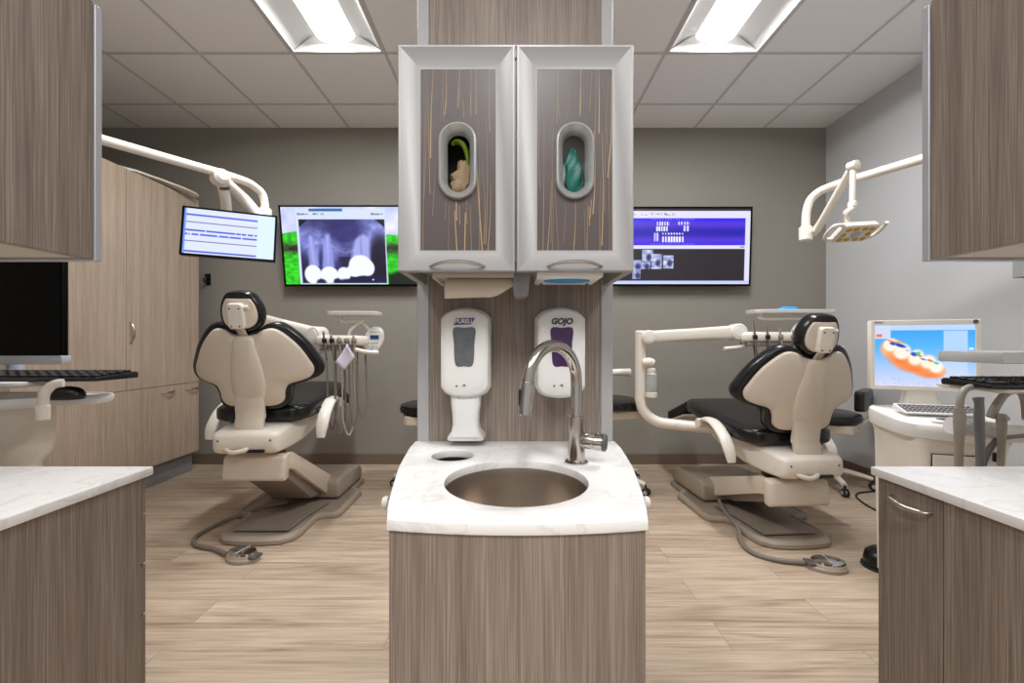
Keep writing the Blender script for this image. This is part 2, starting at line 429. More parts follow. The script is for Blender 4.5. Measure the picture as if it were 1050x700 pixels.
o = slab_with_holes('countertop', counter_outline(), [circ(0, .983, .160), circ(-.172, 1.196, .057, 32)], ZT - .021, ZT, 'quartz', XC)
tag(o, 'white quartz countertop with round sink opening and bowed sides, on the centre cabinet', 'countertop')
sc = empty('sink_cabinet', (XC, 1.05, 0), 'tapered grey-brown wood cabinet under the centre sink', 'cabinet')
def wall_ring(outline, t):
    pass
m = MB(); ol = counter_outline(.003, .005)
ol_in = counter_outline(.027, .026)
ol_in = [(x, min(y, 1.345)) for x, y in ol_in]
vs = []; n = len(ol)
for (x, y) in ol: vs += [(x, y - 1.05 if y < 1.3655 else 1.3655 - 1.05, .10), (x, y - 1.05, ZT - .0215)]
for (x, y) in ol_in: vs += [(x, y - 1.05, .10), (x, y - 1.05, ZT - .0215)]
fs = []
for i in range(n):
    j = (i + 1) % n
    fs += [[2 * i, 2 * j, 2 * j + 1, 2 * i + 1], [2 * n + 2 * j, 2 * n + 2 * i, 2 * n + 2 * i + 1, 2 * n + 2 * j + 1],
           [2 * i + 1, 2 * j + 1, 2 * n + 2 * j + 1, 2 * n + 2 * i + 1], [2 * j, 2 * i, 2 * n + 2 * i, 2 * n + 2 * j]]
m.add(vs, fs); m.build('body', 'lam', sc, smooth=30)
kk = [(x * .9, y - 1.05 + (.05 if y < 1.0 else 0)) for x, y in ol]
MB().prism(kk, 'z', 0, .0995).build('kick_plate', 'kick', sc)
for sx in (-1, 1):
    MB().lathe([(.006, 0), (.006, .024), (.013, .026), (.015, .033), (.012, .038), (.004, .040)], (sx * .272, -.032, .70), (sx, 0, 0), 16).build('side_knob', 'white', sc)
# sink bowl
m = MB()
m.lathe([(.172, -.0215), (.161, -.0215), (.159, -.035), (.157, -.10), (.15, -.128), (.13, -.142), (.03, -.148), (.022, -.150), (.022, -.156), (.004, -.157),
         (.004, -.16), (.03, -.16), (.134, -.146), (.154, -.132), (.161, -.10), (.163, -.035), (.172, -.0235)], (0, 0, 0), (0, 0, 1), 64, False, False)
o = m.build('sink_bowl', 'bowl', None, (XC, .983, ZT)); tag(o, 'round brushed steel sink bowl set into the white centre countertop', 'sink')
o2 = MB().lathe([(.024, 0), (.026, .002), (.018, .004), (.0, .003)], (0, 0, -.150), (0, 0, 1), 24).build('drain', 'chrome', o)
# waste chute ring under the small hole
o = MB().lathe([(.058, -.0215), (.058, -.15), (.056, -.15), (.056, -.0225)], (0, 0, 0), (0, 0, 1), 32, False, False).build('waste_chute', 'dark', None, (XC - .172, 1.196, ZT))
tag(o, 'dark round waste chute in the countertop behind the sink, below the hand sanitizer', 'waste chute')
# faucet
fx, fy = .1656, 1.124
fa = empty('faucet', (fx, fy, ZT), 'brushed steel gooseneck pull-down faucet beside the sink', 'faucet')
MB().lathe([(.029, 0), (.030, .003), (.026, .007), (.0225, .008), (.0225, .117), (.021, .119), (.0155, .120)], n=36).build('body', 'steel', fa)
dx, dy = -.130, -.124; L = math.hypot(dx, dy); ux, uy = dx / L, dy / L; R = L / 2
pts = [(0, 0, .119), (0, 0, .17), (0, 0, .205)]
for k in range(1, 10):
    a = PI * k / 10 * 1.06; pts.append((ux * R * (1 - math.cos(a)), uy * R * (1 - math.cos(a)), .208 + (R + .003) * math.sin(a)))
e = Vector(pts[-1]); dirn = Vector((ux * -.12, uy * -.12, -1)).normalized(); dirn = Vector((ux * .0, uy * .0, -1))
pts.append(tuple(e + Vector((0, 0, -.008))))
MB().tube(pts, .0148, 20, 5).build('neck', 'steel', fa)
e2 = Vector(pts[-1])
sp = MB().lathe([(.0152, 0), (.0165, .004), (.017, .05), (.0165, .075), (.013, .078)], e2 + Vector((0, 0, .006)), (ux * .1, uy * .1, -1), 24).build('spray_head', 'steel', fa)
q = e2 + Vector((-.0178, -.004, -.030)); MB().box(q - Vector((.004, .008, .019)), q + Vector((.004, .008, .019)), .003).build('spray_button', 'black', sp)
hd = Vector((1, -.38, -.02)).normalized()
m = MB().lathe([(.018, .010), (.0205, .018), (.0205, .045), (.0196, .046), (.0196, .048), (.0220, .049), (.0220, .067), (.019, .069)], (0, 0, .058), hd, 24); hb = m.build('valve', 'steel', fa)
MB().lathe([(.0221, .0685), (.0221, .074), (.019, .077), (.0, .0775)], (0, 0, .058), hd, 24).build('valve_cap', 'darkcap', hb)
lp = Vector((0, 0, .058)) + hd * .056
MB().tube([lp + Vector((0, 0, .01)), lp + Vector((.003, .002, .05)), lp + Vector((.004, .003, .082))], [.0035, .003, .0024], 10).build('lever', 'steel', fa)

# soap dispensers on the panel
def dispenser(px, label, brand):
    x = (px - CX) / F * 1.30; zc = HC - 11.5 * 1.30 / F
    t = empty('soap_dispenser', (x, YD, zc - .133), label, 'soap dispenser', 'wall dispensers over the sink')
    hw, hh = .0715, .132
    # bulged cover: outline with arched top and bottom
    ol = []
    for k in range(17): a = -1 + 2 * k / 16; ol.append((-a * hw * -1, 2 * hh - .022 * a * a - .006 * a ** 6))
    ol = [(hw * a, 2 * hh - .020 * a * a - .010 * a ** 8) for a in [1 - 2 * k / 16 for k in range(17)]] + [(hw * a, .016 * a * a + .016 * a ** 8) for a in [-1 + 2 * k / 16 for k in range(17)]]
    fn = lambda u, w, d: (u, d - .25 * (hw * hw - u * u) * 0, w)
    MB().pillow(ol, (0, hh), [(.97, -.001), (.985, -.06), (.985, -.085), (.96, -.096), (.9, -.101), (.7, -.1045), (.3, -.106)], fn).build('cover', 'white', t, smooth=50)
    MB().pillow(ol, (0, hh), [(1.0, -.001), (1.03, -.004), (1.03, -.05), (1.0, -.055)], fn).build('back_shell', 'white', t, smooth=50)
    g = MB(); wn = [(-.030, .190), (.030, .190), (.026, .115), (-.026, .115)]
    wn = spline([(-.031, .204), (0, .206), (.031, .204), (.0295, .16), (.025, .1), (0, .095), (-.025, .1), (-.0295, .16)], 6)
    g.pillow(wn, (0, .15), [(1.0, -.1000), (1.0, -.1075), (.9, -.1085), (.5, -.109)], fn)
    g.build('window', 'lens_grey' if brand == 'PURELL' else 'purple', t, smooth=50)
    if brand == 'PURELL':
        b = MB().prism([(-.030, .214), (.020, .216), (.030, .234), (-.024, .233)], 'y', -.1085, -.1035); b.build('logo', 'logo_p', t)
        text_mesh('lettering', 'PURELL', .0165, 'logo_w', t, (-.001, -.1088, .2242), (PI / 2, 0, 0), .25, .0004, sx=.95)
    else:
        text_mesh('logo', 'GOJO', .0235, 'logo_g', t, (0, -.1045, .2240), (PI / 2, 0, 0), .18, .0011, .002)
    MB().lathe([(.0028, 0), (.0028, .002), (.0, .0022)], (-.022, -.1035, .038), (0, -1, 0), 12).build('status_light', 'darkcap', t)
    k = MB(); k.box((-.006, -.1065, .0385), (.006, -.1045, .0395)); k.box((-.004, -.1065, .041), (.004, -.1045, .042)); k.box((-.001, -.1065, .0365), (.001, -.1045, .044)); k.build('hand_mark', 'grey', t)
    for sx in (-1,): MB().box((sx * -.0735 - .001, -.045, .10), (sx * -.0735 + .002, -.02, .185), .001).build('side_slot', 'grey', t)
    return t
t = dispenser(477.5, 'white touch-free hand sanitizer dispenser with clear window and drip tray', 'PURELL')
# drip tray under the left one
rs = []
for z, hw, y0 in ((.012, .044, -.03), (-.02, .043, -.03), (-.05, .039, -.03), (-.08, .038, -.03), (-.10, .042, -.03), (-.113, .051, -.02), (-.122, .055, -.012), (-.126, .054, -.012)):
    rs.append([(x, y, z) for x, y in rrect(-hw, y0 - .058 - (.012 if z < -.1 else 0), hw, y0 + .03, .018, 5)])
MB().rings(rs).build('drip_tray', 'white', t, smooth=50)
MB().box((-.02, -.0885, .0), (-.018, -.087, .008)).build('tray_tab', 'grey', t); MB().box((.018, -.0885, .0), (.02, -.087, .008)).build('tray_tab', 'grey', t)
dispenser(574.5, 'white touch-free soap dispenser with purple window, behind the faucet', 'GOJO')

# glove cabinet over the sink
Z0, Z1, YG = 1.249, 1.812, 1.083
gc = empty('glove_cabinet', (XC, YD, Z0), 'aluminium-framed two-door cabinet with oval glove ports above the sink', 'cabinet')
HW = .2925; D0 = YG - YD
m = MB(); H = Z1 - Z0
m.box((-HW, D0 + .024, 0), (-HW + .018, -.0005, H)); m.box((HW - .018, D0 + .024, 0), (HW, -.0005, H))
m.box((-HW + .018, D0 + .024, H - .018), (HW - .018, -.0005, H)); m.box((-HW + .018, D0 + .024, .03), (HW - .018, -.0005, .042))
m.box((-HW + .018, -.006, .042), (HW - .018, -.0005, H - .018)); m.box((-.009, D0 + .03, .042), (.009, -.006, H - .018))
m.build('body', 'alu', gc, smooth=0)
rnd = random.Random(3)
for sx, lab in ((-1, 'left'), (1, 'right')):
    x0, x1 = (-HW, -.0015) if sx < 0 else (.0015, HW); z0, z1 = 0.0, H
    fl, fr = (.053, .049) if sx < 0 else (.052, .050)
    def rect(o, ins=None):
        return [(x0 + o * fl / .05, z0 + o * 1.1), (x1 - o * fr / .05, z0 + o * 1.1), (x1 - o * fr / .05, z1 - o * 1.06), (x0 + o * fl / .05, z1 - o * 1.06)]
    m = MB(); rs = []
    for o_, d_ in ((0, D0 + .022), (0, D0 + .003), (.002, D0), (.006, D0), (.044, D0 + .015), (.048, D0 + .0155), (.05, D0 + .016), (.05, D0 + .022)):
        rs.append([(x, d_, z) for x, z in rect(o_)])
    m.rings(rs, False, False, closed=True)
    door = m.build('door', 'alu', gc, smooth=20)
    ix0, ix1, iz0, iz1 = rect(.05)[0][0], rect(.05)[1][0], rect(.05)[0][1], rect(.05)[2][1]
    gcx = (ix0 + ix1) / 2 + (-.0005 if sx < 0 else .0); gcz = Z1 - Z0 - (162.5 - 45) * .00242
    # insert with an oval opening
    ov = lambda hw, hh, n=10: [(gcx + x, gcz + z) for x, z in rrect(-hw, -hh, hw, hh, hw - .0005, n)]
    b = bmesh.new(); yi = D0 + .0165
    L1 = [b.verts.new((x, yi, z)) for x, z in ((ix0, iz0), (ix1, iz0), (ix1, iz1), (ix0, iz1))]; L2 = [b.verts.new((x, yi, z)) for x, z in ov(.043, .090)]
    ed = [b.edges.new((l[i], l[(i + 1) % len(l)])) for l in (L1, L2) for i in range(len(l))]
    bmesh.ops.triangle_fill(b, edges=ed, use_beauty=True); m = MB().bm(b)
    m.m = 1
    for k in range(26):                                         # straw-like inlaid strands, slightly bent and leaning
        yk = yi - .0002 - .00004 * k; xa = ix0 + (ix1 - ix0) * ((k * .618034 + .07 * rnd.random()) % 1 * .94 + .03); za = iz0 + rnd.choice([0, 0, .02, .1, .2, .3]) * rnd.uniform(.6, 1)
        zb = min(iz1, za + rnd.uniform(.16, .52)); lean = rnd.choice([-1, 1]) * rnd.uniform(0, .02) * rnd.random(); wd = rnd.choice([.0004, .0005, .0007, .0010, .0016]); bow = rnd.uniform(-.006, .006)
        P_ = []
        for s_ in range(9):
            t_ = s_ / 8; x = min(max(xa + lean * t_ + bow * math.sin(PI * t_), ix0 + .002), ix1 - .002); P_.append((x, za + (zb - za) * t_, wd * (1 - .75 * t_)))
        for s_ in range(8):
            (xA, zA, wA), (xB, zB, wB) = P_[s_], P_[s_ + 1]
            if any(abs(x - gcx) < .047 and abs(z - gcz) < .095 for x, z in ((xA, zA), (xB, zB))): continue
            m.add([(xA - wA, yk, zA), (xA + wA, yk, zA), (xB + wB, yk, zB), (xB - wB, yk, zB)], [[0, 1, 2, 3]])
    m.build('insert_panel', ['insert', 'gold'], door, smooth=0)
    rs = []
    for hw, hh, d_ in ((.044, .0915, .018), (.0485, .0960, .0165), (.0485, .0960, .008), (.0465, .0940, .004), (.043, .0905, .003), (.040, .0875, .006), (.0345, .081, .014), (.029, .074, .024), (.028, .073, .034)):
        rs.append([(x, D0 + d_, z) for x, z in [(gcx + a, gcz + b_) for a, b_ in rrect(-hw, -hh, hw, hh, hw - .0006, 10)]])
    MB().rings(rs, False, False).build('glove_port', 'port', door, smooth=50)
    # bow handle at the bottom rail
    hx = (x0 + x1) / 2 + (.002 if sx < 0 else -.001); w2 = .067; hz = .012
    MB().tube([(hx - w2, D0 + .001, hz), (hx - w2 + .012, D0 - .012, hz + .002), (hx - .03, D0 - .021, hz + .0065), (hx, D0 - .023, hz + .0075), (hx + .03, D0 - .021, hz + .0065), (hx + w2 - .012, D0 - .012, hz + .002), (hx + w2, D0 + .001, hz)],
              [.0035, .0045, .0055, .006, .0055, .0045, .0035], 12, 5, .8).build('handle', 'nickel', door)
    # glove box body behind the port, and the glove in it
    gx_w, gz_w = XC + gcx, Z0 + gcz
    bx = MB()
    bx.box((-.055, 0, -.105), (.055, .004, .105)); bx.box((-.055, .004, -.105), (-.052, .09, .105)); bx.box((.052, .004, -.105), (.055, .09, .105)); bx.box((-.055, .086, -.105), (.055, .09, .105))
    if sx < 0:
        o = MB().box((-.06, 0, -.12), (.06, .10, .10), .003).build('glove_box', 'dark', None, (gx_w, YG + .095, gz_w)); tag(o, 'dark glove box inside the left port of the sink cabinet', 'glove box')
        g = MB()
        arc = [(-.016, 0, .050), (-.006, -.004, .056), (.008, -.006, .050), (.017, -.004, .034), (.021, 0, .012), (.023, .004, -.012)]
        g.tube(arc, [.006, .010, .011, .0095, .008, .003], 12, 5, .6); o = g.build('lime_glove', 'glove_y', None, (gx_w - .002, YG + .052, gz_w + .004)); o.scale = (1.12, 1, 1.08); tag(o, 'lime green glove curling over the top of the left glove port', 'glove')
        g = MB(); rs = []
        for z, a, b_, c_ in ((-.064, -.014, .010, 0), (-.058, -.021, .017, -.004), (-.046, -.023, .022, -.007), (-.034, -.017, .024, -.003), (-.024, -.022, .024, -.006), (-.012, -.006, .024, -.003), (.004, -.006, .024, .0), (.010, -.005, .022, .003)):
            rs.append([((a + b_) / 2 + (b_ - a) / 2 * math.cos(2 * PI * k / 16), c_ + .012 * math.sin(2 * PI * k / 16) + .002 * math.sin(5 * k), z + .003 * math.sin(3 * k)) for k in range(16)])
        o = g.rings(rs).build('crumpled_glove_paper', 'kraft', None, (gx_w, YG + .056, gz_w + .002)); o.scale = (1.14, 1, 1.1); tag(o, 'crumpled tan paper at the bottom of the left glove port', 'paper')
    else:
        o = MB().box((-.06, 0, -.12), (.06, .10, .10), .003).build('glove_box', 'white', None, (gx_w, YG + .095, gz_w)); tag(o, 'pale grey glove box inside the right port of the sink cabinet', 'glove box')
        g = MB(); rs = []
        for i in range(15):
            t_ = i / 14; z = -.064 + .105 * t_; hw_ = .0185 * math.sin(PI * min(1, .16 + t_ * .84)) ** .55 if t_ < 1 else .003
            rs.append([((.002 * math.sin(6 * t_)) + (hw_ + .0012 * math.sin(3 * k + 9 * t_)) * math.cos(2 * PI * k / 22), -(.014 * math.sin(PI * (.15 + .8 * t_)) + .0025 * math.sin(13 * t_ + k)) * (.5 + .5 * math.sin(2 * PI * k / 22)), z) for k in range(22)])
        o = g.rings(rs).build('teal_glove', 'glove_t', None, (gx_w, YG + .050, gz_w)); o.scale = (1.12, 1, 1.14); tag(o, 'crumpled teal glove pulled into the right glove port', 'glove')
# underside fittings
pt = MB(); pt.box((-.105, -.10, 0), (.105, .07, .028), .004).box((-.105, -.10, -.012), (-.098, .07, 0)).box((-.098, -.1, -.010), (.105, -.092, 0))
o = pt.build('paper_towel_dispenser', 'beige', None, (XC - .11 + .0, 1.225, Z0 + .0015)); tag(o, 'beige paper towel dispenser mounted under the left half of the glove cabinet', 'paper towel dispenser')
rs = []; m = MB(); nx = 24; vs = []; fs = []
prof = [(0.05, .018), (.0, .006), (-.035, -.014), (-.046, -.035), (-.046, -.061)]
for i in range(nx + 1):
    a = i / nx; x = -.190 + .196 * a
    lift = 0 if a < .62 else ((a - .62) / .38) ** 1.6 * .047
    for y, z in prof: vs.append((x + .0, y + .004 * math.sin(a * 5), max(z, -.061 + lift + (.0035 * math.sin(a * 3) if z < -.05 else 0))))
for i in range(nx):
    for j in range(4): fs.append([i * 5 + j, i * 5 + j + 1, (i + 1) * 5 + j + 1, (i + 1) * 5 + j])
m.add(vs, fs); o = m.build('paper_towel', 'paper', None, (XC, 1.21, Z0 + .001))
sd = o.modifiers.new('thickness', 'SOLIDIFY'); sd.thickness = .0012
tag(o, 'paper towel sheet hanging out below the glove cabinet', 'paper towel')
gb = MB().prism([(-.010, .029), (.042, .029), (.034, -.050), (.026, -.056), (-.001, -.056), (-.006, -.045)], 'y', -.035, .035, .004)
o = gb.build('support_bracket', 'grey', None, (XC + .0, 1.19, Z0 + .0005)); tag(o, 'grey tapered bracket under the middle of the glove cabinet', 'bracket')
tb = empty('tissue_box', (XC + .14, 1.2, Z0 - .008), 'white tissue box with a blue oval, mounted under right half of glove cabinet', 'tissue box')
MB().box((-.085, -.08, .0), (.085, .085, .037), .003).build('carton', 'white', tb)
ovl = [(.062 * math.cos(2 * PI * k / 32), -.012 + .032 * math.sin(2 * PI * k / 32)) for k in range(32)]
MB().prism(ovl, 'z', -.003, .001).build('blue_oval', 'blue', tb, smooth=0)
for sx in (-1, 1): MB().lathe([(.004, 0), (.004, .003), (.001, .004)], (sx * .066, .055, 0), (0, 0, -1), 10).build('screw', 'darkcap', tb)

# ------------------------------------------------------------------ flanking units (left and right of the walkway)
def flank(s):
    side = 'left' if s < 0 else 'right'
    xin = -.904 if s < 0 else .904; y0, y1 = .50, 1.0885; xo = s * 1.62
    X = lambda x: x
    bc = empty('base_cabinet', (s * 1.2, .8, 0), f'grey-brown wood base cabinet under the white counter at the {side} edge', 'cabinet')
    def bx(name, xa, xb, ya, yb, za, zb, m_, par, bev=.0012):
        a, b = sorted((s * xa, s * xb)); return MB().box((a - s * 1.2, ya - .8, za), (b - s * 1.2, yb - .8, zb), bev, 1).build(name, m_, par, smooth=30)
    top = ZT - .0215
    if s < 0:
        bx('end_panel', .904, .922, y0, 1.064, .0, top, 'lam', bc)
    else:
        bx('end_panel', .904, .922, y0, .916, .0, top, 'lam', bc)
        d = bx('pull_out_door', .904, .922, .9185, 1.064, .04, top - .004, 'lam', bc)
        hz = .708
        pts = [(.9045 - 1.2, .938 - .8, hz), (.888 - 1.2, .945 - .8, hz - .003), (.878 - 1.2, .985 - .8, hz - .004), (.888 - 1.2, 1.028 - .8, hz + .001), (.9045 - 1.2, 1.036 - .8, hz + .004)]
        MB().tube(pts, [.003, .0045, .006, .0045, .003], 12, 6, .8).build('handle', 'nickel', d)
    bx('carcass', .9225, 1.62, y0, 1.063, .0, top, 'lam', bc, 0)
    if s < 0: zs = [(.0, .40), (.403, .525), (.528, .648), (.651, top - .002)]
    else: zs = [(.0, top - .002)]
    for za, zb in zs:
        f_ = bx('drawer_front' if s < 0 else 'door_front', .910, 1.62, 1.067, 1.086, max(za, .09), zb - .001, 'lam', bc)
        if zb > .2:
            hx = -s * 1.2 + s * 1.27; zz = zb - .05
            MB().tube([(hx - .07, .286, zz), (hx - .05, .305, zz), (hx, .312, zz), (hx + .05, .305, zz), (hx + .07, .286, zz)], .005, 10, 5).build('handle', 'nickel', f_)
    a, b = sorted((s * .894, s * 1.63))
    o = MB().box((a, y0 - .0, ZT - .021), (b, y1 + .002, ZT), .003).build('countertop', 'quartz'); tag(o, f'white quartz counter slab on the base cabinet at the {side} edge', 'countertop')
    # wall cabinet
    uc = empty('upper_cabinet', (s * 1.2, .8, Z0), f'grey-brown wood upper cabinet with aluminium door edge at the {side} edge', 'cabinet')
    za, zb = 1.249, 1.797
    xi = .889
    bx('side_panel', xi, xi + .018, .52, .927, 0, zb - za, 'lam', uc)
    bx('carcass', xi + .0185, 1.62, .52, .926, .018, zb - za, 'lam', uc, 0)
    bx('under_panel', xi + .019, 1.62, .52, .926, .004, .0175, 'beige', uc, 0)
    bx('door', xi - .002, 1.62, .9295, .946, -.002, zb - za - .004, 'silver', uc)
    MB().lathe([(.005, 0), (.005, .003), (.002, .004)], (s * (.96 - 1.2), 0, .0045), (0, 0, -1), 10).build('screw', 'darkcap', uc)
    a, b = sorted((s * .91, s * 1.64))
    struct(MB().box((a, .38, 0), (b, .498, ZC)).build(f'wall_stub_{side}', 'wall_r', smooth=0))
flank(-1); flank(1)

# ------------------------------------------------------------------ tall cabinets on the left
tc_ = empty('tall_cabinet', (-2.93, 2.97, 0), 'tall wood storage cabinet, tinted as brightly lit, along the left wall', 'cabinet')
def tb_(name, xa, xb, ya, yb, za, zb, m_, par, bev=.001):
    return MB().box((xa + 2.93, ya - 2.97, za), (xb + 2.93, yb - 2.97, zb), bev, 1).build(name, m_, par, smooth=30)
tb_('body', XL + .005, -2.641, 2.28, 3.655, .16, 2.25, 'lam_lit', tc_, 0)
tb_('kick_plate', XL + .005, -2.67, 2.28, 3.645, .0, .1595, 'kick', tc_)
def bow(par, p, axis, ln, out):
    p = Vector(p); a = Vector(axis) * ln / 2; o = Vector(out)
    MB().tube([p - a, p - a * .75 + o * .6, p - a * .3 + o, p + a * .3 + o, p + a * .75 + o * .6, p + a], [.004, .005, .0065, .0065, .005, .004], 10, 5).build('handle', 'nickel', par)
for ya, yb, hy in ((2.28, 2.968, 2.94), (2.972, 3.655, 2.995)):
    d = tb_('door', -2.6405, -2.62, ya, yb, .742, 2.25, 'lam_lit', tc_)
    if hy > 2.96: bow(d, (.309, hy - 2.97, 1.135), (0, 0, 1), .15, (.03, 0, 0))
for ya, yb in ((2.28, 2.787), (2.791, 3.143), (3.147, 3.458), (3.462, 3.655)):
    d = tb_('lower_door', -2.6405, -2.62, ya, yb, .166, .738, 'lam_lit', tc_)
    if ya > 3: bow(d, (.309, (ya + yb) / 2 - 2.97 + .02, .695), (0, 1, 0), .13, (.028, 0, -.004))
bd = empty('drawer_cabinet', (-2.93, 2.0, 0), 'wood drawer cabinet, tinted as brightly lit, at far left behind the tray stand', 'cabinet')
MB().box((XL + .005 + 2.93, -.4, .10), (-2.641 + 2.93, .272, .74), 0).build('body', 'lam_lit', bd, smooth=0)
for za, zb in ((.11, .37), (.374, .505), (.509, .64), (.644, .738)):
    MB().box((-2.6405 + 2.93, -.4, za), (-2.62 + 2.93, .268, zb), .001, 1).build('drawer', 'lam_lit', bd)
MB().box((XL + .005 + 2.93, -.4, 0), (-2.67 + 2.93, .272, .0995)).build('kick_plate', 'kick', bd)
MB().box((XL + .005 + 2.93, -.4, .7405), (-2.61 + 2.93, .272, .765), .003).build('worktop', 'quartz', bd)
o = MB().box((XL + .005, 1.6, 1.46), (-2.553, 2.2, 2.2), .002, 1).build('wall_cabinet', 'beige'); tag(o, 'pale wall cabinet at the far left edge above the black monitor', 'cabinet')
o = MB().box((2.45, 1.5, 1.385), (XR - .001, 2.14, 2.2), .002, 1).build('wall_cabinet', 'slate'); tag(o, 'grey wall cabinet on the right wall seen under the right upper cabinet', 'cabinet')
# curved pale strip lying along the top of the tall cabinet
p = MB(); rs = []
for y, xo, wd, z in ((2.92, -2.72, .03, 2.256), (3.06, -2.67, .06, 2.266), (3.25, -2.64, .065, 2.272), (3.42, -2.60, .065, 2.268), (3.52, -2.575, .05, 2.262), (3.56, -2.57, .03, 2.256)):
    rs.append([(xo - wd, y, z - .005), (xo - wd, y, z + .006), (xo, y, z + .022), (xo + wd * .6, y, z + .012), (xo + wd * .7, y, z - .002), (xo + wd * .3, y, z - .006)])
o = p.rings(rs).build('curved_strip', 'cream', None); tag(o, 'pale curved plastic strip lying along the top edge of the tall cabinet', 'strip')
hk = empty('coat_hook', (-2.665, YB, 1.62), 'small black coat hook on the back wall beside the tall cabinet', 'hook')
MB().box((-.02, -.008, -.05), (.02, -.0005, .05), .003).build('plate', 'black', hk)
MB().tube([(0, -.006, -.02), (0, -.05, -.03), (0, -.06, 0), (0, -.055, .012)], .007, 10).build('peg', 'black', hk)
MB().tube([(0, -.006, .02), (0, -.035, .02), (0, -.045, .04)], .006, 10).build('peg', 'black', hk)

# ------------------------------------------------------------------ pictures on the screens
def soft(d, s): return np.clip(0.5 - d / (2 * s), 0, 1)
def ell(U, V, cx, cy, rx, ry, s=.25, rot=0.0):
    x = U - cx; y = V - cy
    if rot: x, y = x * math.cos(rot) + y * math.sin(rot), -x * math.sin(rot) + y * math.cos(rot)
    return soft(np.sqrt((x / rx) ** 2 + (y / ry) ** 2) - 1, s)
def over(img, mask, col):
    c = np.array(col, float)[:3]; mk = mask[..., None]; return img * (1 - mk) + c * mk
def rectm(U, V, a, b, c, d, s=.002): return np.clip((U - a) / s + .5, 0, 1) * np.clip((b - U) / s + .5, 0, 1) * np.clip((V - c) / s + .5, 0, 1) * np.clip((d - V) / s + .5, 0, 1)
def vnoise(U, V, f, seed):
    r = np.random.RandomState(seed); g = r.rand(64, 64); x = U * f; y = V * f
    xi = np.floor(x).astype(int); yi = np.floor(y).astype(int); fx_ = x - xi; fy_ = y - yi; fx_ = fx_ * fx_ * (3 - 2 * fx_); fy_ = fy_ * fy_ * (3 - 2 * fy_)
    G = lambda a, b: g[a % 64, b % 64]
    return (G(xi, yi) * (1 - fx_) + G(xi + 1, yi) * fx_) * (1 - fy_) + (G(xi, yi + 1) * (1 - fx_) + G(xi + 1, yi + 1) * fx_) * fy_
def screen(name, w, h, nx, ny, fn, m_, parent, y=-.001):
    """lit picture area facing -y, centred; fn(U, V) gives sRGB 0-255, V downward"""
    us = np.linspace(0, 1, nx + 1); vs = np.linspace(0, 1, ny + 1); U, V = np.meshgrid(us, vs)
    img = np.clip(fn(U, V), 0, 255) / 255.0
    li = np.where(img <= .04045, img / 12.92, ((img + .055) / 1.055) ** 2.4)
    verts = np.stack([(U - .5) * w, np.full_like(U, y), (.5 - V) * h], -1).reshape(-1, 3)
    i = np.arange(ny * (nx + 1)).reshape(ny, nx + 1)[:, :-1].reshape(-1)
    faces = np.stack([i, i + nx + 1, i + nx + 2, i + 1], -1)
    me = bpy.data.meshes.new(name); me.from_pydata(verts.tolist(), [], faces.tolist())
    at = me.color_attributes.new('picture', 'FLOAT_COLOR', 'POINT')
    at.data.foreach_set('color', np.concatenate([li.reshape(-1, 3), np.ones((li.size // 3, 1))], 1).astype(np.float32).ravel())
    me.materials.append(m_)
    o = bpy.data.objects.new(name, me); COL.objects.link(o); o.parent = parent; return o
SM = screen_mat('lit_screen', 1.05 / 2 ** EXPO)
